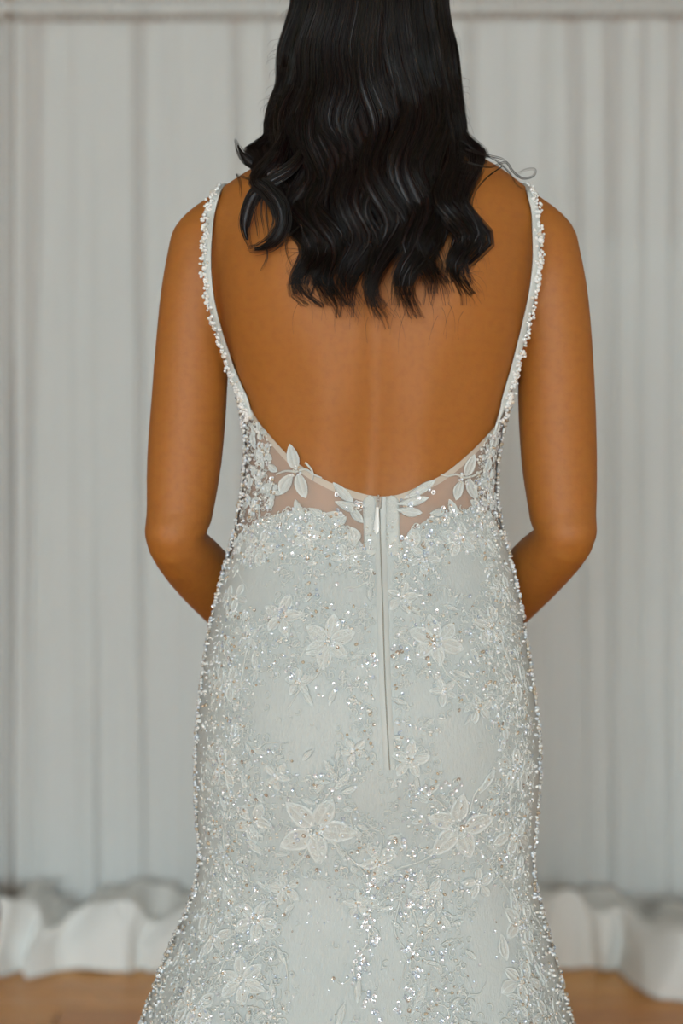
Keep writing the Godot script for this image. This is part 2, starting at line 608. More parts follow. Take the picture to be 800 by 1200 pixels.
# ---------------------------------------------------------------- materials
func make_materials() -> void:
	var skin := mat(Color(0.65, 0.39, 0.058), 0.68, 0.66)
	skin.albedo_texture = noise_tex(0.02, FastNoiseLite.TYPE_SIMPLEX_SMOOTH, 512, [[0.0, 0.5, 1.0], [Color(0.93, 0.9, 0.88), Color(0.985, 0.97, 0.96), Color(1, 1, 1)]], 4, 7)
	relief_map(skin, noise_tex(0.09, FastNoiseLite.TYPE_CELLULAR, 512, [], 2, 3), Vector3.ONE * 9.0, 0.012)
	skin.subsurf_scatter_enabled = true
	skin.subsurf_scatter_strength = 0.12
	M.skin = skin
	var satin := mat(Color(0.745, 0.765, 0.755), 0.62, 0.4)
	relief_map(satin, noise_tex(0.05, FastNoiseLite.TYPE_CELLULAR, 1024, [], 3, 11), Vector3(11, 3.5, 11), 0.05)
	satin.rim_enabled = true
	satin.rim = 0.25
	satin.rim_tint = 0.3
	M.satin = satin
	var petal := mat(Color(1, 1, 1), 0.6, 0.45)
	petal.vertex_color_use_as_albedo = true
	relief_map(petal, noise_tex(0.12, FastNoiseLite.TYPE_CELLULAR, 512, [], 2, 6), Vector3.ONE * 12.0, 0.05)
	petal.uv1_world_triplanar = true
	M.petal = petal
	var lace := mat(Color(0.79, 0.8, 0.78), 0.6, 0.45)
	relief_map(lace, noise_tex(0.12, FastNoiseLite.TYPE_CELLULAR, 512, [], 2, 5), Vector3.ONE * 12.0, 0.05)
	lace.uv1_world_triplanar = true
	M.lace = lace
	var cord := mat(Color(0.81, 0.82, 0.8), 0.5, 0.5)
	M.cord = cord
	M.zip_tape = mat(Color(0.78, 0.795, 0.78), 0.5, 0.5)
	M.pull = mat(Color(0.9, 0.91, 0.9), 0.3, 0.6)
	M.zip_dark = mat(Color(0.6, 0.57, 0.52), 0.6, 0.4)
	var metal := mat(Color(0.75, 0.75, 0.74), 0.3, 0.5)
	metal.metallic = 0.8
	M.metal = metal
	var tulle := mat(Color(0.88, 0.82, 0.77, 0.42), 0.8, 0.2)
	tulle.transparency = BaseMaterial3D.TRANSPARENCY_ALPHA
	tulle.cull_mode = BaseMaterial3D.CULL_DISABLED
	M.tulle = tulle
	var edge := mat(Color(0.86, 0.82, 0.76, 0.72), 0.7, 0.3)
	edge.transparency = BaseMaterial3D.TRANSPARENCY_ALPHA
	M.edge = edge
	var sequin := mat(Color(1, 1, 1), 0.13, 0.7)
	sequin.metallic = 0.35
	sequin.clearcoat_enabled = true
	sequin.clearcoat = 1.0
	sequin.clearcoat_roughness = 0.05
	sequin.vertex_color_use_as_albedo = true
	M.sequin = sequin
	var bead := mat(Color(1, 1, 1), 0.16, 0.75)
	bead.vertex_color_use_as_albedo = true
	bead.clearcoat_enabled = true
	bead.clearcoat = 0.6
	bead.clearcoat_roughness = 0.08
	M.bead = bead
	var hair := mat(Color(1, 1, 1), 0.46, 0.37)
	hair.vertex_color_use_as_albedo = true
	M.hair = hair
	M.hair_core = mat(Color(0.05, 0.04, 0.035), 0.8, 0.2)
	var sheer := mat(Color(0.985, 0.985, 0.97, 0.47), 0.85, 0.2)
	sheer.transparency = BaseMaterial3D.TRANSPARENCY_ALPHA
	sheer.cull_mode = BaseMaterial3D.CULL_DISABLED
	sheer.backlight_enabled = true
	sheer.backlight = Color(0.12, 0.12, 0.118)
	M.sheer = sheer
	var thin := sheer.duplicate() as StandardMaterial3D
	thin.albedo_color.a = 0.22
	M.sheer_front = thin
	var thick := sheer.duplicate() as StandardMaterial3D
	thick.albedo_color.a = 0.54
	M.sheer_back = thick
	var double := sheer.duplicate() as StandardMaterial3D
	double.albedo_color.a = 0.9
	M.sheer_hem = double
	var wall := mat(Color(0.64, 0.52, 0.42), 0.9, 0.2)
	relief_map(wall, noise_tex(0.05, FastNoiseLite.TYPE_SIMPLEX, 512, [], 4, 21), Vector3.ONE * 1.5, 0.1)
	M.wall = wall
	var white := mat(Color(0.93, 0.925, 0.91), 0.85, 0.3)
	relief_map(white, noise_tex(0.05, FastNoiseLite.TYPE_SIMPLEX, 512, [], 4, 22), Vector3.ONE * 1.5, 0.08)
	M.white = white
	M.ceiling = mat(Color(0.82, 0.815, 0.8), 0.9, 0.2)
	M.trim = mat(Color(0.88, 0.88, 0.86), 0.45, 0.5)
	M.brown = mat(Color(0.56, 0.47, 0.4), 0.6, 0.4)
	var glass := mat(Color(1, 1, 1, 0.08), 0.02, 0.5)
	glass.transparency = BaseMaterial3D.TRANSPARENCY_ALPHA
	M.glass = glass
	var grain := noise_tex(0.02, FastNoiseLite.TYPE_SIMPLEX_SMOOTH, 1024, [[0.0, 0.35, 0.6, 1.0], [Color(0.78, 0.72, 0.66), Color(0.92, 0.89, 0.86), Color(0.97, 0.95, 0.93), Color(1, 1, 1)]], 5, 31)
	M.wood = []
	for k in 4:
		var w := mat([Color(0.97, 0.69, 0.33), Color(0.94, 0.66, 0.30), Color(0.98, 0.72, 0.36), Color(0.9, 0.61, 0.27)][k], 0.36, 0.5)
		w.albedo_texture = grain
		w.uv1_triplanar = true
		w.uv1_world_triplanar = true
		w.uv1_scale = Vector3(0.5, 6, 6)
		w.uv1_offset = Vector3(0.31 * k, 0, 0.17 * k)
		M.wood.append(w)
	var rod := mat(Color(0.8, 0.8, 0.78), 0.35, 0.5)
	rod.metallic = 0.6
	M.rod = rod


# ---------------------------------------------------------------- setting
func slab(called: String, at: Vector3, size: Vector3, m: Material, label: String) -> Node3D:
	var mb := MB.new()
	mb.box(Transform3D(Basis(), Vector3.ZERO), size)
	var o := put(called, mb, m)
	o.position = at
	structure(o, label)
	return o


func build_room() -> void:
	slab("wall_back", Vector3(0, 1.4, -2.9), Vector3(6.4, 2.8, 0.2), M.wall, "plain beige wall behind the sheer white curtains")
	slab("wall_left", Vector3(-3.1, 1.4, 4.3), Vector3(0.2, 2.8, 14.6), M.white, "plain white side wall on the left")
	slab("wall_right", Vector3(3.1, 1.4, 4.3), Vector3(0.2, 2.8, 14.6), M.white, "plain white side wall on the right")
	slab("ceiling", Vector3(0, 2.85, 4.3), Vector3(6.4, 0.1, 14.6), M.ceiling, "plain off-white ceiling")
	# the wall behind the camera with its wide window opening: x -2.2..1.6, y 0.25..2.0
	var mb := MB.new()
	mb.box(Transform3D(Basis(), Vector3(-3.05, 1.4, 0)), Vector3(0.3, 2.8, 0.2))
	mb.box(Transform3D(Basis(), Vector3(2.05, 1.4, 0)), Vector3(2.3, 2.8, 0.2))
	mb.box(Transform3D(Basis(), Vector3(-1.0, 0.125, 0)), Vector3(3.8, 0.25, 0.2))
	mb.box(Transform3D(Basis(), Vector3(-1.0, 2.7, 0)), Vector3(3.8, 0.2, 0.2))
	var wf := put("wall_front", mb, M.white)
	wf.position = Vector3(0, 0, 11.5)
	structure(wf, "white wall around the wide window")
	var win := Node3D.new()
	win.name = "window_1"
	win.position = Vector3(-1.0, 1.425, 11.5)
	add_child(win, true)
	structure(win, "wide white framed window with three panes")
	for b in [[Vector3(0, 1.15, 0), Vector3(3.8, 0.05, 0.08)], [Vector3(0, -1.15, 0), Vector3(3.8, 0.05, 0.08)], [Vector3(-1.875, 0, 0), Vector3(0.05, 2.25, 0.08)], [Vector3(1.875, 0, 0), Vector3(0.05, 2.25, 0.08)], [Vector3(-0.63, 0, 0), Vector3(0.05, 2.25, 0.08)], [Vector3(0.63, 0, 0), Vector3(0.05, 2.25, 0.08)]]:
		var f := MB.new()
		f.box(Transform3D(Basis(), b[0]), b[1], 0.004)
		put("frame", f, M.trim, win)
	for x in [-1.253, 0.0, 1.253]:
		var f := MB.new()
		f.box(Transform3D(Basis(), Vector3(x, 0, 0)), Vector3(1.2, 2.25, 0.006))
		put("pane", f, M.glass, win)
	# floor of planks
	var fl := slab("floor", Vector3(0, -0.07, 4.3), Vector3(6.4, 0.1, 14.6), M.brown, "warm orange brown wooden plank floor")
	var w := 0.118
	var meshes := []
	for k in 4:
		var p := MB.new()
		p.box(Transform3D(), Vector3(1.596, 0.02, w - 0.003), 0.0015)
		meshes.append(p.mesh(M.wood[k]))
	var far := []
	var z := -2.74
	var row := 0
	while z < 11.35:
		var x := -3.0 + fmod(row * 0.57, 1.6) - 0.8
		while x < 3.7:
			if z < 2.2:
				var pl := put_mesh("plank", meshes[rng.randi() % 4], fl)
				pl.position = Vector3(x, 0.06, z - 4.3)
			else:
				far.append(Transform3D(Basis(), Vector3(x, 0.06, z - 4.3)))
			x += 1.6
		z += w
		row += 1
	copies("far_planks", meshes[0], far, fl)
	# white board and brown low panel against the wall behind the curtains
	mb = MB.new()
	mb.box(Transform3D(Basis(), Vector3(0, 0.885, 0)), Vector3(1.3, 1.77, 0.03), 0.004)
	mb.box(Transform3D(Basis(), Vector3(0, 1.785, 0.004)), Vector3(1.34, 0.03, 0.045), 0.004)
	var pn := put("trim_1", mb, M.trim)
	pn.position = Vector3(1.26, 0, -2.775)
	structure(pn, "tall white wall panel behind the right curtain")
	mb = MB.new()
	mb.box(Transform3D(Basis(), Vector3(0, 0.66, 0)), Vector3(0.9, 1.32, 0.03), 0.004)
	pn = put("trim_2", mb, M.brown)
	pn.position = Vector3(-1.275, 0, -2.775)
	structure(pn, "brown wall panel behind the gap left of the curtains")
	for sd in [["baseboard_back", Vector3(-0.12, 0.05, -2.79), Vector3(1.4, 0.1, 0.02)], ["baseboard_left", Vector3(-2.99, 0.05, 4.3), Vector3(0.02, 0.1, 14.1)], ["baseboard_right", Vector3(2.99, 0.05, 4.3), Vector3(0.02, 0.1, 14.1)]]:
		slab(sd[0], sd[1], sd[2], M.trim, "low white baseboard along the wall")


const CZ := -2.5


func curtain_x(px: float) -> float:
	return (px - 400.0) * S * (DIST - CZ) / DIST


func sheet(tops: Array, bots: Array, edge: Array, fn: FastNoiseLite, y_top: float, zo: float, amp_lo: float, amp_hi: float, deep: float, puddle: float, thin: Dictionary = {}) -> Array:
	var folds := tops.size() - 1
	var per := 16
	var cols := folds * per + 1
	var amp := []
	for j in folds:
		amp.append(0.0 if thin.has(j) else rng.randf_range(amp_lo, amp_hi))
	var rows_v := 44
	var rows_p := 34
	var pts := PackedVector3Array()
	for r in rows_v + rows_p:
		for q in cols:
			var j := mini(q / per, folds - 1)
			var f := float(q - j * per) / per
			var v := minf(float(r) / (rows_v - 1), 1.0)
			var g0 := lerpf(tops[j], bots[j], v)
			var g1 := lerpf(tops[j + 1], bots[j + 1], v)
			var am: float = amp[j]
			var flat_px := lerpf(g0, g1, f)
			var px := flat_px + am * (g1 - g0) * sin(TAU * f)
			px += 4.0 * fn.get_noise_2d(px * 0.02, v * 1.3) * v
			var x := curtain_x(px)
			var depth := deep * (0.6 + 0.8 * v)
			var z := CZ + zo + depth * (cos(TAU * f) - 1.0) * minf((g1 - g0) / 26.0, 1.6) + 0.016 * fn.get_noise_2d(px * 0.016, 5.0 + v * 0.8)
			var foot := 0.105 + puddle * 0.5 + 0.06 * fn.get_noise_2d(flat_px * 0.011, 11.0) + 0.012 * sin(flat_px * 0.05)
			var y := lerpf(y_top, foot, v)
			if r >= rows_v:
				var t := float(r - rows_v + 1) / rows_p
				var lump := fn.get_noise_2d(flat_px * 0.011, t * 0.9 + 11.0)
				var wave := fn.get_noise_2d(flat_px * 0.02 + 40.0, t * 0.5)
				var ze := curve(edge, flat_px) + zo * 0.6
				z = lerpf(z, ze + 0.05 * wave * t, 0.78 * smoothstep(0.0, 0.42, t) + 0.22 * smoothstep(0.3, 1.0, t))
				var tall := 0.108 + puddle * 0.5 + 0.06 * lump + 0.012 * sin(flat_px * 0.05 + t * 2.0)
				y = lerpf(foot, tall, smoothstep(0.0, 0.3, t)) if t < 0.3 else tall * pow(cos(PI * 0.5 * (t - 0.3) / 0.7), 0.8) + 0.004 + 0.012 * maxf(wave, 0.0) * t
				y = maxf(y, 0.003 + zo * -0.02)
				x = lerpf(x, curtain_x(flat_px) + 0.05 * lump * t, smoothstep(0.0, 0.45, t))
			pts.append(Vector3(x, y, z))
	return [pts, rows_v + rows_p, cols]


# gaps: [middle at the top, width, middle at the hem, width]: where the gathered cloth is pulled flat
func curtain(label: String, ends: Array, gaps: Array, edge: Array, seed_no: int, header_py: float) -> void:
	rng.seed = seed_no
	var tops := [ends[0]]
	var bots := [ends[2]]
	var thin := {}
	for g in gaps + [[ends[1], 0.0, ends[3], 0.0]]:
		var t1: float = g[0] - g[1] * 0.5
		var b1: float = g[2] - g[3] * 0.5
		var t0: float = tops[-1]
		var b0: float = bots[-1]
		var cnt := maxi(1, int(round((t1 - t0) / 13.0)))
		var at := 0.0
		var cuts := []
		for k in cnt:
			at += rng.randf_range(0.6, 1.4)
			cuts.append(at)
		for k in cnt:
			tops.append(lerpf(t0, t1, cuts[k] / at))
			bots.append(lerpf(b0, b1, cuts[k] / at))
		if g[1] > 0.0:
			thin[tops.size() - 1] = true
			tops.append(g[0] + g[1] * 0.5)
			bots.append(g[2] + g[3] * 0.5)
	var fn := FastNoiseLite.new()
	fn.seed = seed_no
	fn.frequency = 1.0
	fn.fractal_octaves = 2
	var y_top := EYE + (600.0 - header_py) * S * (DIST - CZ) / DIST
	var last := tops.size() - 1
	# the front layer hangs in small soft pleats of its own
	var ft := [tops[0]]
	var fb := [bots[0]]
	while ft[-1] < tops[last] - 14.0:
		var st := rng.randf_range(9.0, 30.0)
		ft.append(minf(ft[-1] + st, tops[last]))
		var fr: float = (ft[-1] - tops[0]) / float(tops[last] - tops[0])
		fb.append(lerpf(bots[0], bots[last], fr) + rng.randf_range(-5.0, 5.0))
	var back := sheet(tops, bots, edge, fn, y_top, -0.045, 0.78, 1.15, 0.008, 0.045, thin)
	var front := sheet(ft, fb, edge, fn, y_top, 0.0, 0.03, 0.13, 0.005, 0.06)
	var t := thing("curtain", label, "curtain", Vector3(curtain_x((bots[0] + bots[last]) / 2.0), 0, CZ), "sheer white backdrop curtains")
	var off := t.position
	for pair in [["back_layer", back], ["front_layer", front]]:
		var raw: PackedVector3Array = pair[1][0]
		for i in raw.size():
			raw[i] -= off
		var lm := MB.new()
		lm.add_grid(raw, pair[1][1], pair[1][2], false, true)
		put(pair[0], lm, M.sheer_front if pair[0] == "front_layer" else M.sheer_back, t)
		pair[1][0] = raw
	var pts: PackedVector3Array = front[0]
	var rows: int = front[1]
	var cols: int = front[2]
	# gathered rod pocket and heading
	var head := PackedVector3Array()
	for r in 15:
		var a := PI * 2.0 * r / 14.0
		for q in cols:
			var p := pts[q] + off
			var pxx := p.x * 220.0
			var w := 0.005 * sin(pxx * 1.3) + 0.006 * fn.get_noise_2d(pxx, 2.0)
			head.append(Vector3(p.x, y_top + 0.016 + cos(a) * (0.022 + w), CZ + sin(a) * (0.02 + w)) - off)
	var mb := MB.new()
	mb.add_grid(head, 15, cols, false, false)
	put("rod_pocket", mb, M.sheer, t)
	head = PackedVector3Array()
	for r in 7:
		for q in cols:
			var p := pts[q] + off
			var pxx := p.x * 220.0
			var k := r / 6.0
			head.append(Vector3(p.x, y_top + 0.036 + 0.05 * k, CZ + k * (0.016 * sin(pxx * 1.1) + 0.02 * fn.get_noise_2d(pxx * 0.7, 9.0))) - off)
	mb = MB.new()
	mb.add_grid(head, 7, cols, false, true)
	put("heading_ruffle", mb, M.sheer, t)
	# the deep doubled hem that spreads over the floor
	var dp := PackedVector3Array()
	var from_row := rows - 31
	for r in range(from_row, rows):
		for q in cols:
			dp.append(pts[r * cols + q] + Vector3(0, 0.001, 0.003))
	mb = MB.new()
	mb.add_grid(dp, rows - from_row, cols, false, true)
	put("doubled_hem", mb, M.sheer_hem, t)
	# sewn hem along the lower edge
	var hp := PackedVector3Array()
	var hr := PackedFloat32Array()
	for q in range(0, cols, 2):
		hp.append(pts[(rows - 1) * cols + q] + Vector3(0, 0.001, 0))
		hr.append(0.0035)
	mb = MB.new()
	mb.tube(hp, hr, 6, Vector3.UP)
	put("hem", mb, M.sheer, t)


func build_curtains() -> void:
	var ed_l := [[-300, -2.22], [0, -2.24], [30, -2.21], [60, -2.24], [75, -2.19], [110, -2.28], [150, -2.24], [190, -2.25], [300, -2.28], [440, -2.25]]
	var ed_r := [[420, -2.28], [640, -2.28], [690, -2.26], [710, -2.22], [740, -2.04], [790, -1.97], [850, -2.0], [1100, -2.2]]
	curtain("sheer white curtain left of the bride with narrow darker folds and ruffled hem", [14, 428, 14, 430], [[37, 34, 28, 11], [78, 6, 88, 4], [110, 5, 112, 14], [158, 22, 165, 10], [206, 5, 214, 5], [274, 22, 290, 9], [314, 14, 330, 8], [372, 10, 380, 8]], ed_l, 5, 18)
	curtain("sheer white curtain right of the bride with its hem spread over the floor", [434, 930, 436, 980], [[462, 8, 470, 6], [553, 26, 560, 3], [594, 6, 600, 3], [640, 10, 650, 3], [676, 26, 690, 4], [722, 30, 721, 11], [757, 16, 754, 3], [796, 22, 787, 11], [850, 20, 850, 12], [900, 20, 910, 12]], ed_r, 9, 16)
	curtain("sheer white curtain cut off by the photo's left edge, a sliver beside a gap", [-260, 9, -262, 8], [[-200, 20, -205, 10], [-120, 20, -125, 10], [-50, 20, -55, 10], [-6, 26, -6, 24]], ed_l, 13, 18)
	var rod := thing("curtain_rod", "slim grey metal rod holding the sheer curtains near the top edge", "curtain rod", Vector3(0, EYE + 586.0 * S * (DIST - CZ) / DIST + 0.012, CZ))
	var mb := MB.new()
	mb.tube(PackedVector3Array([Vector3(-1.75, 0, 0), Vector3(0, 0, 0), Vector3(1.6, 0, 0)]), PackedFloat32Array([0.011, 0.011, 0.011]), 12, Vector3.UP)
	put("pole", mb, M.rod, rod)
	for x in [-1.7, 1.55]:
		mb = MB.new()
		mb.box(Transform3D(Basis(), Vector3(x, 0, -0.155)), Vector3(0.02, 0.03, 0.29), 0.003)
		mb.box(Transform3D(Basis(), Vector3(x, 0, -0.294)), Vector3(0.05, 0.09, 0.012), 0.003)
		put("bracket", mb, M.rod, rod)
	for x in [-1.77, 1.62]:
		mb = MB.new()
		mb.ball(Vector3(x, 0, 0), Vector3.ONE * 0.024, 14, 10)
		put("finial", mb, M.rod, rod)


# ---------------------------------------------------------------- the bride
func build_person() -> Node3D:
	var person := thing("person", "dark haired bride seen from behind, bare back, bare arms, elbows bent with forearms forward", "person")
	arms = [[], []]
	var la := [[242, 289, 0.0, 43], [233, 340, -0.002, 43.5], [226, 400, -0.004, 43], [221.5, 470, -0.006, 44], [216, 540, -0.006, 43.5], [210.5, 600, -0.002, 38.5], [206, 634, 0.0, 33.5], [243, 678, -0.075, 37], [300, 745, -0.2, 27]]
	var ra := [[635, 289, 0.0, 42], [644, 340, -0.002, 43], [650, 400, -0.004, 43], [652, 470, -0.006, 45], [655, 540, -0.006, 44], [659, 600, -0.002, 39], [661, 632, 0.0, 34], [619, 676, -0.075, 37], [560, 745, -0.2, 27]]
	for s in 2:
		var tab: Array = [la, ra][s]
		var at := PackedVector3Array()
		var rad := PackedVector3Array()
		for q in tab:
			at.append(at_px(q[0], q[1], q[2]))
			rad.append(Vector3(q[3] * S * (DIST - q[2]) / DIST, 0, 0))
		at = spline(at, 25)
		rad = spline(rad, 25)
		for i in 24:
			arms[s].append([at[i], at[i + 1], rad[i].x, rad[i + 1].x])
	for s in [-1.0, 1.0]:
		var x: float = 0.027 + s * 0.075
		bones.append([Vector3(x, 0.84, 0.01), Vector3(0.027 + s * 0.06, 0.47, 0.0), 0.078, 0.055])
		bones.append([Vector3(0.027 + s * 0.06, 0.47, 0.0), Vector3(0.027 + s * 0.058, 0.33, 0.012), 0.055, 0.054])
		bones.append([Vector3(0.027 + s * 0.058, 0.33, 0.012), Vector3(0.027 + s * 0.055, 0.09, 0.015), 0.054, 0.036])
		bones.append([Vector3(0.027 + s * 0.055, 0.06, 0.025), Vector3(0.027 + s * 0.065, 0.03, -0.12), 0.036, 0.028])
	var mb := MB.new()
	nets(body_d, Vector3(-0.24, 0.0, -0.26), Vector3(0.3, 1.53, 0.16), 0.0072, mb)
	nets(head_d, Vector3(-0.07, 1.45, -0.16), Vector3(0.125, 1.73, 0.08), 0.004, mb, 1.4)
	var lw: Vector3 = arms[0][23][1]
	var rw: Vector3 = arms[1][23][1]
	hand(mb, lw, Vector3(0.75, -0.35, -0.35), Vector3(-0.3, 0.0, -1.0), arms[0][16][0])
	hand(mb, rw, Vector3(-0.75, -0.35, -0.2), Vector3(0.3, 0.0, -1.0), arms[1][16][0])
	put("body", mb, M.skin, person)
	build_hair(person)
	return person


func hair_left(py: float) -> float:
	return curve([[-165, 405], [-140, 372], [-100, 350], [-50, 341], [0, 346], [30, 339], [60, 330], [100, 328], [120, 320], [150, 314], [180, 318], [210, 328], [240, 334], [270, 340], [300, 352], [330, 358], [390, 372]], py)


func hair_right(py: float) -> float:
	return curve([[-165, 460], [-140, 494], [-100, 516], [-50, 525], [0, 521], [30, 525], [60, 532], [100, 536], [130, 540], [160, 543], [190, 545], [220, 547], [250, 551], [280, 556], [310, 556], [390, 540]], py)


func hair_z(py: float, u: float) -> float:
	var zb := curve([[-175, -0.02], [-165, 0.02], [-140, 0.055], [-100, 0.085], [-50, 0.1], [0, 0.107], [60, 0.108], [120, 0.11], [180, 0.12], [240, 0.134], [300, 0.141], [340, 0.142], [400, 0.14]], py)
	var zf := curve([[-170, -0.03], [-100, -0.03], [0, -0.03], [100, -0.01], [160, 0.02], [220, 0.075], [260, 0.095], [400, 0.1]], py)
	return zf + (zb - zf) * sqrt(maxf(1.0 - 0.97 * pow(absf(u), 2.2), 0.0))


func hair_lock(path: PackedVector3Array, rad: float, strands: int, parent: Node, flat := 0.7, core := true, blunt := 0.5, seg := 34, thick := 0.0006) -> void:
	var mb := MB.new()
	var p := spline(path, seg)
	var tn := PackedVector3Array()
	var nn := PackedVector3Array()
	var bb := PackedVector3Array()
	for i in seg:
		var t := (p[mini(i + 1, seg - 1)] - p[maxi(i - 1, 0)]).normalized()
		var r := Vector3.BACK - t * t.z
		if r.length() < 0.1:
			r = Vector3.UP - t * t.y
		r = r.normalized()
		tn.append(t)
		nn.append(r)
		bb.append(t.cross(r))
	var rr := PackedFloat32Array()
	for i in seg:
		var t := float(i) / (seg - 1)
		rr.append(rad * lerpf(0.55, 1.0, smoothstep(0.0, 0.3, t)) * lerpf(1.0, blunt, smoothstep(0.7, 1.0, t)))
	if core:
		var cr := PackedFloat32Array()
		var cp := PackedVector3Array()
		for i in seg - 3:
			var t := float(i) / (seg - 4)
			cr.append(rr[i] * 0.82 * (1.0 - 0.6 * smoothstep(0.78, 1.0, t)))
			cp.append(p[i])
		mb.tube(cp, cr, 7, Vector3.BACK, flat)
		for i in mb.v.size():
			mb.c.append(Color(0.004, 0.003, 0.0024))
	var tw := rng.randf_range(-1.6, 1.6)
	for s in strands:
		var a := rng.randf() * TAU
		var rd := lerpf(0.55, 1.05, sqrt(rng.randf()))
		var stop := seg - (rng.randi() % (4 + seg / 5))
		var w1 := rng.randf_range(0.0, 0.16)
		var w2 := rng.randf_range(3.0, 9.0)
		var w3 := rng.randf() * TAU
		var tint := pow(rng.randf(), 2.0) * 2.2 + 0.6
		var col := Color(0.0085 * tint, 0.006 * tint, 0.0046 * tint)
		var fan := rng.randf_range(-0.3, 0.3)
		var base := mb.v.size()
		for i in stop:
			var t := float(i) / (seg - 1)
			var ang := a + tw * t
			var k := rr[i] * (rd + w1 * sin(w2 * t + w3))
			var off := nn[i] * cos(ang) * flat * k + bb[i] * (sin(ang) + fan * t * t) * k
			var c := p[i] + off
			var hr := thick * (1.0 - 0.8 * float(i) / stop)
			for e in 3:
				var q := TAU * e / 3.0
				var d := nn[i] * cos(q) + bb[i] * sin(q)
				mb.v.append(c + d * hr)
				mb.n.append(d)
				mb.c.append(col)
		for i in stop - 1:
			for e in 3:
				var e1 := (e + 1) % 3
				var v0 := base + i * 3 + e
				var v1 := base + i * 3 + e1
				mb.idx.append_array(PackedInt32Array([v0, v0 + 3, v1, v1, v0 + 3, v1 + 3]))
	put("lock", mb, M.hair, parent)


func on_back(x: float, py: float, z: float) -> Vector3:
	var q := at_px(x, py, z)
	if py > 195.0:
		var i := clampi(int(600.0 + (EYE - q.y) / S) - PY0, 0, 900)
		var dx := clampf((q.x - t_cx[i]) / t_hw[i], -0.97, 0.97)
		var zs := t_bb[i] * pow(1.0 - pow(absf(dx), 2.3), 0.4348) + 0.009
		if z < zs:
			q = at_px(x, py, zs)
	return q


func px_path(a: Array) -> PackedVector3Array:
	var p := PackedVector3Array()
	for q in a:
		p.append(at_px(q[0], q[1], q[2]))
	return p


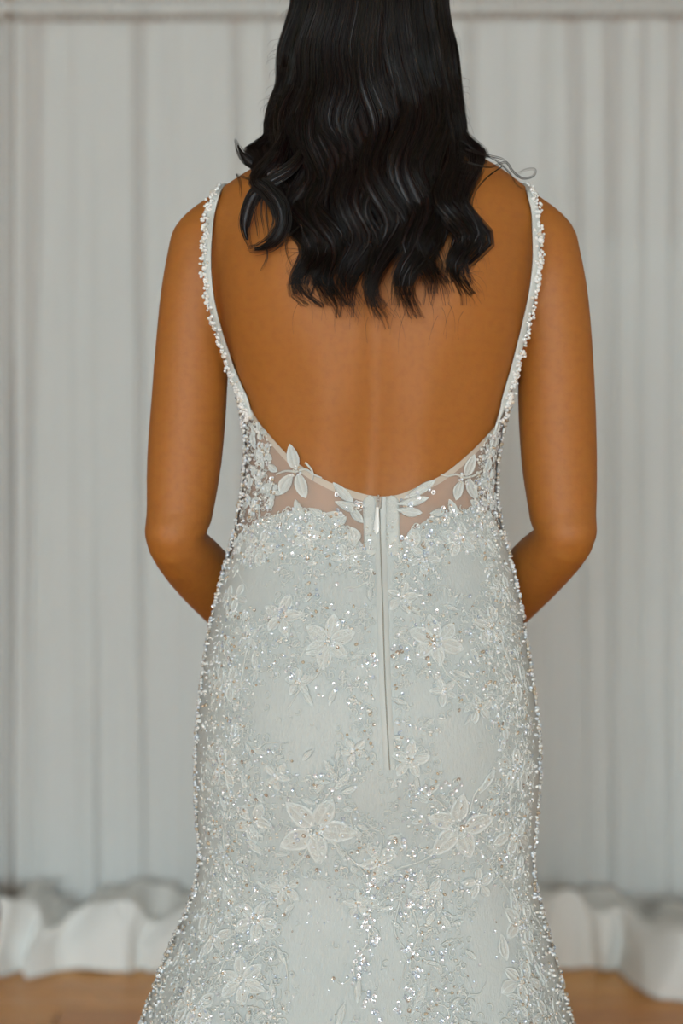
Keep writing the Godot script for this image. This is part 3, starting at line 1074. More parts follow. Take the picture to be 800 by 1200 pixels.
func build_hair(person: Node3D) -> void:
	rng.seed = 77
	var cap := MB.new()
	cap.ball(Vector3(0.027, 1.622, -0.018), Vector3(0.072, 0.096, 0.097), 36, 24)
	var hair := put("hair", cap, M.hair_core, person)
	hair.set_meta("label", "long dark brown hair in loose waves")
	# dark under layers
	for l in 3:
		var cnt: int = [22, 20, 16][l]
		for i in cnt:
			var u := clampf(-1.0 + 2.0 * (i + 0.5) / cnt + rng.randf_range(-0.03, 0.03), -0.97, 0.97)
			var end := curve([[-1.0, 262], [-0.7, 332], [0.0, 345], [0.6, 345], [1.0, 318]], u) + rng.randf_range(-14, 8) - l * 12.0
			var ph := 2.4 * u + rng.randf_range(-0.5, 0.5) + l * 1.9
			var pts := PackedVector3Array()
			var py := -160.0
			while py < end + 1.0:
				var lft := hair_left(py) + 7.0
				var rgt := hair_right(py) - 7.0
				var x := clampf((lft + rgt) * 0.5 + u * (rgt - lft) * 0.5 + 10.0 * smoothstep(30.0, 200.0, py) * sin(TAU * py / 130.0 + ph), lft + 2.0, rgt - 2.0)
				pts.append(on_back(x, py, hair_z(py, u) - 0.006 - l * 0.008))
				py += 17.0
			hair_lock(pts, rng.randf_range(8.5, 11.0) * S, 22, hair, 0.75, true, 0.4, 34, 0.00045)
	# the visible waves, clump by clump
	var clumps := [
		[[335, 45], [327, 95], [315, 150], [330, 200], [350, 247], [374, 288], [357, 322], [352, 342], [376, 364]],
		[[356, 45], [366, 95], [352, 150], [372, 205], [354, 242], [386, 285], [376, 325], [402, 372]],
		[[383, 45], [400, 95], [391, 150], [421, 195], [410, 240], [427, 285], [406, 325], [416, 372]],
		[[420, 45], [430, 95], [448, 150], [436, 210], [463, 262], [441, 309], [432, 342], [452, 380]],
		[[460, 20], [468, 71], [482, 135], [464, 195], [487, 245], [496, 285], [471, 325], [487, 384]],
		[[492, 20], [496, 71], [507, 135], [489, 195], [502, 243], [489, 285], [511, 325], [516, 364]],
		[[519, 20], [523, 70], [531, 125], [540, 185], [525, 237], [556, 280], [535, 312], [551, 354]]]
	for k in clumps.size():
		var tab := []
		for q in clumps[k]:
			tab.append([q[1], q[0]])
		var first: float = tab[0][0]
		var last: float = tab[tab.size() - 1][0]
		var u0: float = -0.94 + 1.88 * k / 6.0
		for i in 17:
			var ox := rng.randf_range(-1.0, 1.0)
			var oz := rng.randf_range(-1.0, 1.0)
			var shift := rng.randf_range(-9.0, 9.0)
			var tail := last + rng.randf_range(-30.0, 7.0)
			var gain := rng.randf_range(0.75, 1.2)
			var spread := rng.randf_range(15.0, 19.0) + (5.0 if k == 0 or k == 6 else 0.0)
			var zp := rng.randf_range(-0.5, 0.5) + k * 1.3
			var flick := rng.randf_range(-13.0, 13.0)
			var pts := PackedVector3Array()
			var py := -160.0
			while py < tail + 1.0:
				var lft := hair_left(py) + 4.0
				var rgt := hair_right(py) - 4.0
				var uu := u0 + ox * 0.15
				var top_x := (lft + rgt) * 0.5 + uu * (rgt - lft) * 0.5
				var mid_x := lerpf(tab[0][1], tab[tab.size() - 1][1], clampf((py - first) / (last - first), 0.0, 1.0))
				var wav := curve(tab, py + shift * smoothstep(60.0, 160.0, py))
				var x := mid_x + (wav - mid_x) * gain + ox * spread * (1.0 - 0.5 * smoothstep(240.0, last, py))
				x = lerpf(top_x, x, smoothstep(first - 40.0, first + 90.0, py)) + flick * pow(smoothstep(tail - 50.0, tail, py), 2.0)
				if py < 170.0:
					x = clampf(x, lft, rgt)
				var hw := (rgt - lft) * 0.5
				var ux := clampf((x - (lft + rgt) * 0.5) / hw, -1.0, 1.0)
				var z := hair_z(py, ux) + smoothstep(40.0, 160.0, py) * (0.006 * sin(TAU * py / 128.0 + zp) + 0.005 * oz) - 0.003
				pts.append(on_back(x, py, z))
				py += 14.0
			hair_lock(pts, rng.randf_range(6.0, 9.5) * S, 62, hair, 0.8, true, 0.42, 44, 0.0005)
	# the single curls that stand away from the rest
	hair_lock(px_path([[350, 90, 0.0], [338, 130, 0.02], [327, 172, 0.04], [311, 194, 0.05], [295, 191, 0.055], [282, 178, 0.055], [276, 163, 0.05]]), 0.0055, 46, hair, 0.8, true, 0.3, 34, 0.0005)
	hair_lock(px_path([[352, 90, 0.02], [340, 140, 0.06], [327, 187, 0.098], [312, 205, 0.105], [296, 213, 0.105]]), 0.0085, 50, hair, 0.8, true, 0.5)
	hair_lock(px_path([[356, 100, 0.03], [332, 165, 0.085], [302, 208, 0.11], [312, 221, 0.115], [326, 238, 0.118], [331, 260, 0.118], [322, 281, 0.116], [305, 291, 0.112], [290, 293, 0.11]]), 0.0075, 56, hair, 0.7, true, 0.5, 40)
	hair_lock(px_path([[372, 150, 0.08], [345, 192, 0.104], [315, 214, 0.105], [297, 230, 0.103], [289, 250, 0.103], [287, 270, 0.103], [294, 292, 0.106]]), 0.0065, 40, hair, 0.7, true, 0.3, 34)
	for k in 3:
		hair_lock(px_path([[330, 212, 0.11], [306 + k * 4, 226, 0.108], [299 + k * 6, 244, 0.106], [302 + k * 6, 268, 0.105], [304 + k * 7, 288, 0.106]]), 0.0014, 7, hair, 0.8, false, 0.6, 26, 0.0004)
	for w in [
		[[541, 165, 0.08], [560, 178, 0.08], [580, 187, 0.07], [597, 202, 0.06], [606, 217, 0.055], [622, 226, 0.04]],
		[[548, 190, 0.1], [572, 196, 0.1], [592, 190, 0.09], [600, 200, 0.085], [612, 209, 0.08], [625, 206, 0.075], [626, 198, 0.075], [612, 200, 0.08], [601, 212, 0.085], [604, 224, 0.085]],
		[[588, 195, 0.09], [570, 208, 0.1], [556, 226, 0.11], [553, 248, 0.115], [562, 268, 0.115], [571, 278, 0.112]],
		[[545, 240, 0.12], [560, 262, 0.12], [568, 274, 0.115]],
		[[545, 175, 0.09], [566, 181, 0.085], [588, 186, 0.07], [596, 192, 0.06]],
		[[350, 265, 0.125], [336, 282, 0.115], [338, 302, 0.115], [352, 325, 0.12]],
		[[352, 262, 0.125], [360, 285, 0.122], [372, 300, 0.12]],
		[[312, 290, 0.11], [312, 304, 0.11], [305, 318, 0.11]],
		[[277, 204, 0.03], [281, 214, 0.05], [282, 232, 0.07]],
		[[300, 212, 0.1], [286, 208, 0.07], [276, 203, 0.03]],
	]:
		hair_lock(px_path(w), 0.0011, 4, hair, 0.9, false, 0.4, 40, 0.00038)
	var fly := MB.new()
	for i in 170:
		var side := rng.randf()
		var py := rng.randf_range(-60.0, 330.0)
		var left := side < 0.45
		var x := hair_left(py) + 8.0 if left else hair_right(py) - 8.0
		if side > 0.8:
			x = rng.randf_range(350.0, 545.0)
			py = rng.randf_range(330.0, 372.0)
		var z := 0.04 if py < 150.0 else 0.11
		if side > 0.8:
			z = 0.125
		var dirx := -1.0 if left else 1.0
		if side > 0.8:
			dirx = rng.randf_range(-0.8, 0.8)
		var l := rng.randf_range(10.0, 26.0)
		var curl := rng.randf_range(-16.0, 16.0)
		var path := PackedVector3Array()
		for k in 5:
			var t := k / 4.0
			path.append(at_px(x + dirx * (l * sin(t * 1.8)) + curl * t * t * 0.4, py + (l * 1.2 * t if side > 0.8 else curl * t) + 18.0 * t * t, z))
		var sp := spline(path, 14)
		var rad := PackedFloat32Array()
		for k in 14:
			rad.append(0.00017 * (1.0 - 0.6 * k / 13.0))
		fly.tube(sp, rad, 3)
	for i in fly.v.size():
		fly.c.append(Color(0.018, 0.013, 0.01))
	var fo := put("flyaway_hairs", fly, M.hair, hair)
	fo.set_meta("kind", "stuff")


# ---------------------------------------------------------------- the dress
const NECK := [[272, 425], [283, 450], [290, 470], [300, 490], [320, 515], [345, 540], [380, 562], [410, 574], [437, 581], [465, 580], [490, 570], [520, 555], [550, 531], [575, 505], [588, 488], [597, 458], [604, 430]]
const FULL := [[262, 668], [270, 652], [282, 630], [300, 612], [330, 601], [355, 598], [380, 604], [400, 613], [418, 630], [428, 640], [462, 640], [474, 632], [490, 616], [510, 604], [540, 598], [565, 600], [580, 612], [592, 642], [600, 660]]


func top_row(a: float, tab: Array, start: float) -> float:
	var py := start
	for it in 8:
		var o := seen_at(skin_pt(a, py, 0.002))
		py += (curve(tab, o.x) - o.y) * 0.7
	return py


func shell(a0: float, a1: float, cols: int, top: Callable, bottom: Callable, rows: int, off: float, power := 1.0) -> MB:
	var pts := PackedVector3Array()
	var t0 := []
	var t1 := []
	for q in cols:
		var a := lerpf(a0, a1, float(q) / (cols - 1))
		t0.append(top.call(a))
		t1.append(bottom.call(a))
	for r in rows:
		var f := pow(float(r) / (rows - 1), power)
		for q in cols:
			var a := lerpf(a0, a1, float(q) / (cols - 1))
			pts.append(skin_pt(a, lerpf(t0[q], t1[q], f), off))
	var mb := MB.new()
	mb.add_grid(pts, rows, cols, false, false)
	return mb


func side_top(a: float) -> float:
	# neckline row from the side seam round the front of the dress
	var s := -sin(a)
	return lerpf(462.0, 330.0, smoothstep(0.0, 0.9, s))


func surf_strip(path: Array, offs: Array, highs: Array, steps: int, round_end := 0.0) -> MB:
	var ctrl := PackedVector3Array()
	for q in path:
		ctrl.append(Vector3(q[0], q[1], 0))
	var c := spline(ctrl, steps)
	var pts := PackedVector3Array()
	for i in steps:
		for k in offs.size():
			var o: float = offs[k]
			if round_end > 0.0:
				for e in [c[0].y, c[steps - 1].y]:
					var q := absf(c[i].y - e)
					if q < round_end:
						o *= sqrt(maxf(1.0 - pow(1.0 - q / round_end, 2.0), 0.01))
			var p := dress_at(c[i].x + o, c[i].y)
			pts.append(p + dress_n(p) * highs[k])
	var mb := MB.new()
	mb.add_grid(pts, steps, offs.size(), false, true)
	return mb


func frame_at(p: Vector3, n: Vector3, dir: Vector2) -> Basis:
	# x along dir (in the picture's directions, y down), y the normal
	var d := Vector3(dir.x, -dir.y, 0.0)
	d = (d - n * d.dot(n)).normalized()
	return Basis(d, n, d.cross(n))


func petal_mesh(kind: int, m: Material) -> ArrayMesh:
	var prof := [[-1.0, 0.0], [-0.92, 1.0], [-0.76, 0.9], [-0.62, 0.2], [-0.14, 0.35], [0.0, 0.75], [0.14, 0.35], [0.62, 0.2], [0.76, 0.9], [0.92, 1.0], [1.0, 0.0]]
	var pts := PackedVector3Array()
	var rows := 9
	for r in rows:
		var t := float(r) / (rows - 1)
		var w := 0.5 * pow(sin(PI * clampf(pow(t, [0.75, 0.9, 1.15][kind]) * 0.985 + 0.012, 0.0, 1.0)), [0.75, 0.6, 0.8][kind])
		var bend: float = [0.0, 0.04, 0.1][kind] * sin(PI * t)
		var lift := sin(PI * clampf(t * 1.05, 0.0, 1.0))
		for q in prof:
			pts.append(Vector3(t, q[1] * pow(maxf(lift, 0.0), 0.4) + 0.05, q[0] * w + bend))
	var mb := MB.new()
	mb.add_grid(pts, rows, prof.size(), false, false)
	var cols := PackedColorArray()
	for r in rows:
		for q in prof:
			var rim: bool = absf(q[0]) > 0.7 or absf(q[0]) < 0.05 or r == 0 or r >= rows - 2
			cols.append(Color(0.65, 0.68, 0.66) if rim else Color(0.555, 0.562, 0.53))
	var up := 0.0
	for q in mb.n:
		up += q.y
	if up < 0.0:
		mb = MB.new()
		mb.add_grid(pts, rows, prof.size(), false, true)
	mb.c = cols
	return mb.mesh(m)


var petals := []
var leaf_mesh: ArrayMesh
var seq_x := []
var seq_c := []
var bead_x := []
var bead_c := []
var n_petal := 0
var n_leaf := 0


func bead(px: float, py: float, r: float, lift := 0.7) -> void:
	if py < curve(NECK, px) + 2.0 and absf(px - 446.0) > 24.0:
		return
	var p := dress_at(px, py)
	bead_p(p + dress_n(p) * r * lift, r)


func bead_p(p: Vector3, r: float, long := 1.0) -> void:
	var b := Basis.from_euler(Vector3(rng.randf() * TAU, rng.randf() * TAU, rng.randf() * TAU)).scaled_local(Vector3(r, r * long, r))
	bead_x.append(Transform3D(b, p))
	var k := rng.randf()
	var c := Color(0.78, 0.78, 0.75)
	if k > 0.86:
		c = Color(0.52, 0.42, 0.3)
	elif k > 0.7:
		c = Color(0.7, 0.66, 0.58)
	elif k < 0.2:
		c = Color(0.75, 0.8, 0.85)
	bead_c.append(c)


func sequin(px: float, py: float, r := 0.0021, tilt := 0.5) -> void:
	if py < curve(NECK, px) + 5.0:
		return
	var p := dress_at(px, py)
	var n := dress_n(p)
	sequin_p(p + n * 0.0016, n, r, tilt)


func sequin_p(p: Vector3, n: Vector3, r: float, tilt: float) -> void:
	var nn := (n + Vector3(rng.randfn(), rng.randfn(), rng.randfn()) * tilt * 0.45).normalized()
	var b := frame_at(p, nn, Vector2(1, 0.3)).scaled_local(Vector3.ONE * r)
	seq_x.append(Transform3D(b, p))
	var k := rng.randf()
	var c := Color(0.86, 0.9, 0.95)
	if k > 0.85:
		c = Color(0.55, 0.47, 0.38)
	elif k > 0.65:
		c = Color(0.62, 0.72, 0.85)
	seq_c.append(c)


func flower(px: float, py: float, r: float, count: int, turn: float, dress: Node, squash := 0.62, angles: Array = []) -> void:
	var f := node("lace_flower", dress)
	var nn := angles.size() if angles.size() > 0 else count
	for i in nn:
		var a: float = deg_to_rad(angles[i]) if angles.size() > 0 else turn + TAU * i / count + rng.randf_range(-0.12, 0.12)
		var d := Vector2(cos(a), sin(a))
		var ln := r * rng.randf_range(0.9, 1.08)
		var mid := dress_at(px + d.x * ln * 0.55, py + d.y * ln * 0.55)
		var n := dress_n(mid)
		var b := frame_at(mid, n, d)
		var scale := S * (DIST - mid.z) / DIST
		var start := mid - b.x * ln * 0.45 * scale
		b = b.scaled_local(Vector3(ln * 0.95 * scale, 0.0018, ln * squash * scale))
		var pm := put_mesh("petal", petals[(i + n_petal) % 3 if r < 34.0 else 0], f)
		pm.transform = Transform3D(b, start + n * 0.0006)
		n_petal += 1
	for k in int(4 + r * 0.3):
		var a := rng.randf() * TAU
		var q := sqrt(rng.randf()) * r * 0.24
		bead(px + cos(a) * q, py + sin(a) * q, rng.randf_range(0.0011, 0.0015), 1.0)


func leaf(px: float, py: float, ln: float, wd: float, deg: float, dress: Node) -> void:
	var a := deg_to_rad(deg)
	var d := Vector2(cos(a), sin(a))
	var p := dress_at(px, py)
	var n := dress_n(p)
	var scale := S * (DIST - p.z) / DIST
	var b := frame_at(p, n, d)
	var start := p - b.x * ln * 0.5 * scale
	b = b.scaled_local(Vector3(ln * scale, 0.0019, wd * scale))
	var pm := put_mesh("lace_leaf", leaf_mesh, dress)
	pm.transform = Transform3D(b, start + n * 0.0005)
	n_leaf += 1


func vine(path: Array, r: float, dress: Node, called := "lace_vine") -> void:
	var ctrl := PackedVector3Array()
	for q in path:
		ctrl.append(Vector3(q[0], q[1], 0))
	var steps := maxi(8, path.size() * 5)
	var c := spline(ctrl, steps)
	var p := PackedVector3Array()
	var rr := PackedFloat32Array()
	for i in steps:
		var w := dress_at(c[i].x, c[i].y)
		p.append(w + dress_n(w) * r * 0.6)
		rr.append(r * (1.0 - 0.4 * float(i) / steps))
	var mb := MB.new()
	mb.tube(p, rr, 5)
	put(called, mb, M.cord, dress)


func dens(px: float, py: float) -> float:
	var p := Vector2(px, py)
	var i := clampi(int(py) - PY0, 0, PYN - PY0)
	var cx := 400.0 + t_cx[i] / S
	var u := absf(px - cx) / (t_hw[i] / S)
	if u > 0.99:
		return 0.0
	if py < curve(FULL, px) - 2.0:
		return 0.0
	var d := 0.5
	d = lerpf(d, 1.0, smoothstep(0.62, 0.8, u))
	d = maxf(d, 1.0 - smoothstep(30.0, 80.0, py - curve(FULL, px)) * 0.6)
	for e in [[372, 850, 46, 62], [548, 880, 40, 52], [300, 690, 34, 28], [405, 690, 30, 22], [545, 675, 26, 30], [375, 1130, 55, 110], [575, 1120, 34, 110], [455, 1150, 22, 80], [320, 830, 26, 40], [440, 935, 24, 28], [500, 820, 26, 24], [400, 1190, 60, 60]]:
		var q := Vector2((px - e[0]) / e[2], (py - e[1]) / e[3]).length()
		d *= smoothstep(0.65, 1.15, q) * 0.95 + 0.05
	if absf(px - 450.0) < 12.0 and py < 905.0:
		d = 0.0
	return d


func build_dress() -> void:
	rng.seed = 4242
	var dress := thing("wedding_dress", "white beaded lace wedding gown with low scooped back, thin straps and back zipper", "dress")
	for k in 3:
		petals.append(petal_mesh(k, M.petal))
	leaf_mesh = petal_mesh(2, M.petal)
	# opaque gown: back, then front
	var full_top := func(a: float) -> float: return top_row(a, FULL, 610.0)
	var floor_row := func(_a: float) -> float: return 1896.0
	var mb := shell(PI + 0.05, -0.05, 230, full_top, floor_row, 220, 0.0025, 1.5)
	var front := shell(TAU + 0.06, PI - 0.06, 130, side_top, floor_row, 110, 0.003, 1.3)
	put("skirt_and_bodice", mb, M.satin, dress)
	put("front_panel", front, M.satin, dress)
	# sheer tulle between neckline and lace
	var neck_top := func(a: float) -> float: return top_row(a, NECK, 540.0)
	var tulle_low := func(a: float) -> float: return top_row(a, FULL, 610.0) + 12.0
	var tl := shell(PI + 0.02, -0.02, 120, neck_top, tulle_low, 24, 0.0016)
	var to := put("sheer_tulle_panel", tl, M.tulle, dress)
	to.set_meta("label", "see-through tulle panel below the bare back")
	var edge_low := func(a: float) -> float: return top_row(a, NECK, 540.0) + 8.0
	var el := shell(PI + 0.02, -0.02, 120, neck_top, edge_low, 4, 0.0024)
	put("neckline_binding", el, M.edge, dress)
	# zipper
	var zp := [[445, 583], [446, 640], [448.5, 720], [451, 800], [454, 860], [456.5, 902]]
	var zipper := node("zipper", dress)
	zipper.set_meta("label", "white back zipper with a teardrop pull")
	put("coil", surf_strip(zp, [-2.0, 0.0, 2.0], [0.0006, 0.0008, 0.0006], 60), M.zip_dark, zipper)
	for s in [-1.0, 1.0]:
		var offs := [0.5, 0.75, 1.5, 2.8, 6.5, 7.0]
		var hi := [0.0006, 0.0022, 0.0026, 0.0015, 0.0011, -0.0006]
		for i in offs.size():
			offs[i] *= s
		if s < 0.0:
			offs.reverse()
			hi.reverse()
		put("tape", surf_strip(zp, offs, hi, 60), M.zip_tape, zipper)
	var sp := dress_at(445.2, 590.0)
	var sn := dress_n(sp)
	var fb := frame_at(sp, sn, Vector2(0, 1))
	mb = MB.new()
	mb.box(Transform3D(fb, sp + sn * 0.0035), Vector3(0.012, 0.004, 0.0052), 0.001)
	mb.box(Transform3D(fb, sp + sn * 0.006 + fb.x * 0.002), Vector3(0.006, 0.002, 0.0024), 0.0006)
	put("slider", mb, M.metal, zipper)
	for k in 3:
		mb = MB.new()
		mb.ball(sp + sn * 0.006 + fb.x * (0.0035 * k - 0.006), Vector3.ONE * 0.0011, 8, 6)
		put("tooth", mb, M.metal, zipper)
	var pts := PackedVector3Array()
	for r in 12:
		var t := r / 11.0
		var w := lerpf(0.0017, 0.0029, smoothstep(0.1, 0.75, t)) * (1.0 if t < 0.8 else sqrt(maxf(1.0 - pow((t - 0.8) / 0.205, 2.0), 0.0)))
		for k in 12:
			var a := TAU * k / 12.0
			pts.append(sp + fb.x * (0.005 + 0.025 * t) + sn * (0.0068 - 0.002 * t + 0.0011 * sin(a)) + fb.z * w * cos(a))
	mb = MB.new()
	mb.add_grid(pts, 12, 12, true, true)
	put("pull_tab", mb, M.pull, zipper)
	var scx := []
	# padded lace tabs beside the zipper top
	for s in [-1.0, 1.0]:
		var c := 433.0 if s < 0.0 else 459.0
		mb = surf_strip([[c, 581], [c + 0.3, 586], [c + 0.6, 600], [c + 1.2, 625], [c + 2.0, 652]], [-8.0, -7.4, -5.0, 0.0, 5.0, 7.4, 8.0], [-0.001, 0.0008, 0.0019, 0.0023, 0.0019, 0.0008, -0.001], 26, 8.0)
		put("zipper_placket", mb, M.lace, dress)
		vine([[c - 8 * s, 604], [c - 3, 601], [c + 4, 601], [c + 8 * s, 604]], 0.0011, dress)
		for k in 26:
			var p := dress_at(c + rng.randf_range(-6.0, 7.0), rng.randf_range(588.0, 645.0))
			var n := dress_n(p)
			var a := rng.randf() * TAU
			scx.append(Transform3D(frame_at(p, n, Vector2(cos(a), sin(a))).scaled_local(Vector3.ONE * rng.randf_range(0.0016, 0.003)), p + n * 0.0019))
			if k % 2 == 0:
				bead(c + rng.randf_range(-5.0, 6.0), rng.randf_range(608.0, 645.0), 0.001, 3.6)
		for k in 5:
			var y := 588.0 + 3.0 * k
			vine([[c - 6, y], [c, y - 3], [c + 6, y]], 0.0007, dress, "lace_stitch")
	# hand laid motifs on the sheer band
	flower(347, 553, 30, 3, 0, dress, 0.5, [-102.0, 128.0, 68.0])
	flower(543, 560, 29, 3, 0, dress, 0.48, [-64.0, 112.0, 55.0])
	vine([[347, 553], [358, 550], [368, 556], [377, 560]], 0.0013, dress)
	vine([[358, 542], [366, 552], [366, 563]], 0.0012, dress)
	vine([[347, 553], [335, 552], [324, 556]], 0.0013, dress)
	vine([[543, 560], [534, 556], [524, 558], [516, 556]], 0.0013, dress)
	vine([[543, 560], [553, 558], [563, 552]], 0.0013, dress)
	for q in [[402, 577, 34, 12, 42], [408, 593, 34, 12, 15], [417, 603, 26, 11, 50], [350, 594, 20, 9, 60], [372, 600, 18, 9, 30], [393, 603, 22, 10, 8], [413, 629, 24, 17, -95], [306, 537, 26, 12, 60], [298, 515, 24, 10, 75], [320, 548, 16, 9, 30], [312, 572, 22, 12, -20], [300, 590, 18, 10, 70], [318, 590, 16, 10, 110],
		[492, 573, 44, 11, -30], [484, 587, 38, 11, -12], [480, 599, 30, 12, 8], [512, 600, 20, 10, -12], [530, 594, 20, 11, 60], [483, 632, 27, 18, -88], [576, 520, 30, 13, -70], [570, 545, 22, 11, -40], [566, 566, 20, 11, 40], [573, 585, 20, 10, 75], [556, 590, 16, 10, 20], [581, 500, 22, 10, -72]]:
		leaf(q[0], q[1], q[2], q[3], q[4], dress)
	# flowers the photograph shows one by one
	for q in [[385, 752, 31, 6], [511, 752, 31, 6], [370, 972, 44, 5], [537, 968, 42, 5], [330, 722, 25, 5], [575, 735, 25, 5], [305, 640, 22, 5], [360, 628, 20, 5], [540, 632, 22, 5], [497, 655, 18, 5], [405, 655, 18, 5], [268, 800, 22, 5], [603, 800, 22, 5], [262, 900, 24, 5], [604, 900, 24, 5], [296, 962, 26, 5], [600, 980, 24, 5], [283, 1150, 28, 6], [228, 1180, 28, 5], [300, 1078, 26, 5], [250, 1100, 22, 5], [612, 1082, 26, 5], [610, 1150, 26, 5], [640, 1190, 24, 5], [470, 700, 20, 5], [350, 800, 17, 5], [520, 810, 17, 5], [445, 1010, 24, 5], [480, 890, 22, 5], [415, 880, 18, 5], [290, 745, 18, 5], [590, 690, 18, 5], [276, 700, 18, 5], [420, 1060, 18, 5], [500, 1045, 20, 5], [335, 1040, 20, 5], [560, 1035, 20, 5], [325, 910, 17, 5], [560, 830, 18, 5]]:
		flower(q[0], q[1], q[2], q[3], rng.randf() * TAU, dress)
	for q in [[400, 915, 34, 10, -48], [387, 903, 30, 9, -120], [408, 925, 24, 9, -25], [440, 1000, 30, 10, 60], [495, 930, 34, 10, 35], [570, 915, 34, 10, -50], [515, 1060, 26, 9, 100], [522, 1080, 24, 9, 60], [505, 1075, 22, 9, 120], [420, 1160, 30, 9, 95], [490, 1170, 40, 11, -60], [400, 1190, 34, 10, 105], [360, 815, 30, 9, 60], [390, 815, 26, 9, 110], [515, 800, 34, 10, 65], [540, 790, 24, 9, 20], [300, 775, 26, 9, 70], [602, 1060, 34, 12, 80], [590, 1110, 32, 14, 85], [620, 1120, 28, 12, 60], [605, 1060, 26, 12, 30], [212, 1185, 36, 20, -75], [240, 1080, 32, 14, 95], [320, 1160, 24, 9, 80], [330, 1120, 24, 9, 60], [270, 1045, 30, 11, 40]]:
		leaf(q[0], q[1], q[2], q[3], q[4], dress)
	# leaves sprinkled where the embroidery is dense
	var tries := 0
	while n_leaf < 250 and tries < 4000:
		tries += 1
		var py := rng.randf_range(600.0, 1210.0)
		var px := rng.randf_range(175.0, 665.0)
		if rng.randf() < dens(px, py) * 0.9:
			leaf(px, py, rng.randf_range(12.0, 22.0), rng.randf_range(6.0, 9.0), rng.randf() * 360.0, dress)
	for q in [[303, 506, 11], [309, 530, 13], [299, 560, 14], [320, 577, 11], [296, 592, 12], [578, 513, 10], [572, 535, 12], [571, 562, 12], [575, 588, 12]]:
		flower(q[0], q[1], q[2], 5, rng.randf() * TAU, dress)
	# vines
	for q in [[[385, 755], [372, 790], [352, 808], [338, 830]], [[511, 752], [520, 785], [540, 806], [556, 836]], [[370, 972], [350, 1010], [318, 1030], [285, 1060]], [[370, 972], [410, 1005], [432, 1035], [425, 1075]], [[537, 968], [500, 1005], [462, 1020], [440, 1050]], [[537, 968], [572, 1010], [600, 1055], [612, 1110]], [[425, 1060], [432, 1100], [415, 1130], [420, 1175]], [[470, 1050], [462, 1090], [476, 1120], [466, 1160]], [[476, 1050], [490, 1090], [480, 1130], [495, 1165]], [[395, 1150], [402, 1153], [410, 1146]], [[330, 722], [300, 740], [288, 770], [280, 820]], [[575, 735], [592, 765], [602, 810], [606, 860]], [[262, 900], [270, 940], [262, 980], [272, 1030]], [[604, 900], [596, 940], [606, 985], [600, 1030]], [[283, 1150], [300, 1120], [322, 1110], [335, 1130], [338, 1170]], [[228, 1180], [250, 1155], [262, 1130], [275, 1100]], [[400, 915], [385, 930], [375, 945]], [[495, 925], [515, 940], [530, 955]], [[570, 915], [556, 930], [550, 950]]]:
		vine(q, 0.0012, dress)
	for i in 70:
		for tr in 30:
			var py := rng.randf_range(615.0, 1200.0)
			var px := rng.randf_range(180.0, 660.0)
			if rng.randf() > dens(px, py):
				continue
			var a := rng.randf() * TAU
			var path := []
			for k in 5:
				path.append([px, py])
				a += rng.randf_range(-0.9, 0.9)
				px += cos(a) * 8.0
				py += sin(a) * 8.0
			vine(path, rng.randf_range(0.0007, 0.0011), dress)
			break
	# tiny embroidered scrolls too small to pick apart
	var scroll := MB.new()
	var sc := PackedVector3Array()
	var sr := PackedFloat32Array()
	for k in 12:
		var t := k / 11.0
		var a := t * 4.4
		sc.append(Vector3((0.25 + 0.75 * t) * cos(a), 0.22, (0.25 + 0.75 * t) * sin(a)))
		sr.append(0.15)
	scroll.tube(sc, sr, 5, Vector3.UP)
	for i in 30000:
		if scx.size() > 5200:
			break
		var py := rng.randf_range(596.0, 1215.0)
		var px := rng.randf_range(170.0, 668.0)
		if rng.randf() < dens(px, py):
			var p := dress_at(px, py)
			var n := dress_n(p)
			var a := rng.randf() * TAU
			scx.append(Transform3D(frame_at(p, n, Vector2(cos(a), sin(a))).scaled_local(Vector3.ONE * rng.randf_range(0.0018, 0.0046)), p + n * 0.0004))
	# the dense lace edge that runs up the side of the sheer band
	for s in 2:
		for i in 300:
			var t := pow(rng.randf(), 0.8)
			var py := lerpf(462.0, 640.0, t)
			var k := int(py) - PY0
			var cx := 400.0 + t_cx[k] / S
			var hw := t_hw[k] / S * 1.02
			var w := curve([[0, 9], [0.3, 26], [0.6, 34], [1, 40]], t)
			var px := cx - hw + rng.randf() * w if s == 0 else cx + hw - rng.randf() * w * 0.75
			if py < curve(NECK, px) + 3.0:
				continue
			var p := dress_at(px, py)
			var n := dress_n(p)
			var a := rng.randf() * TAU
			scx.append(Transform3D(frame_at(p, n, Vector2(cos(a), sin(a))).scaled_local(Vector3.ONE * rng.randf_range(0.0018, 0.0036)), p + n * 0.0006))
			if i % 2 == 0:
				bead(px + rng.randf_range(-3, 3), py + rng.randf_range(-3, 3), rng.randf_range(0.0011, 0.0018))
			if i % 6 == 0:
				sequin(px, py)
	copies("lace_scrolls", scroll.mesh(M.cord), scx, dress)
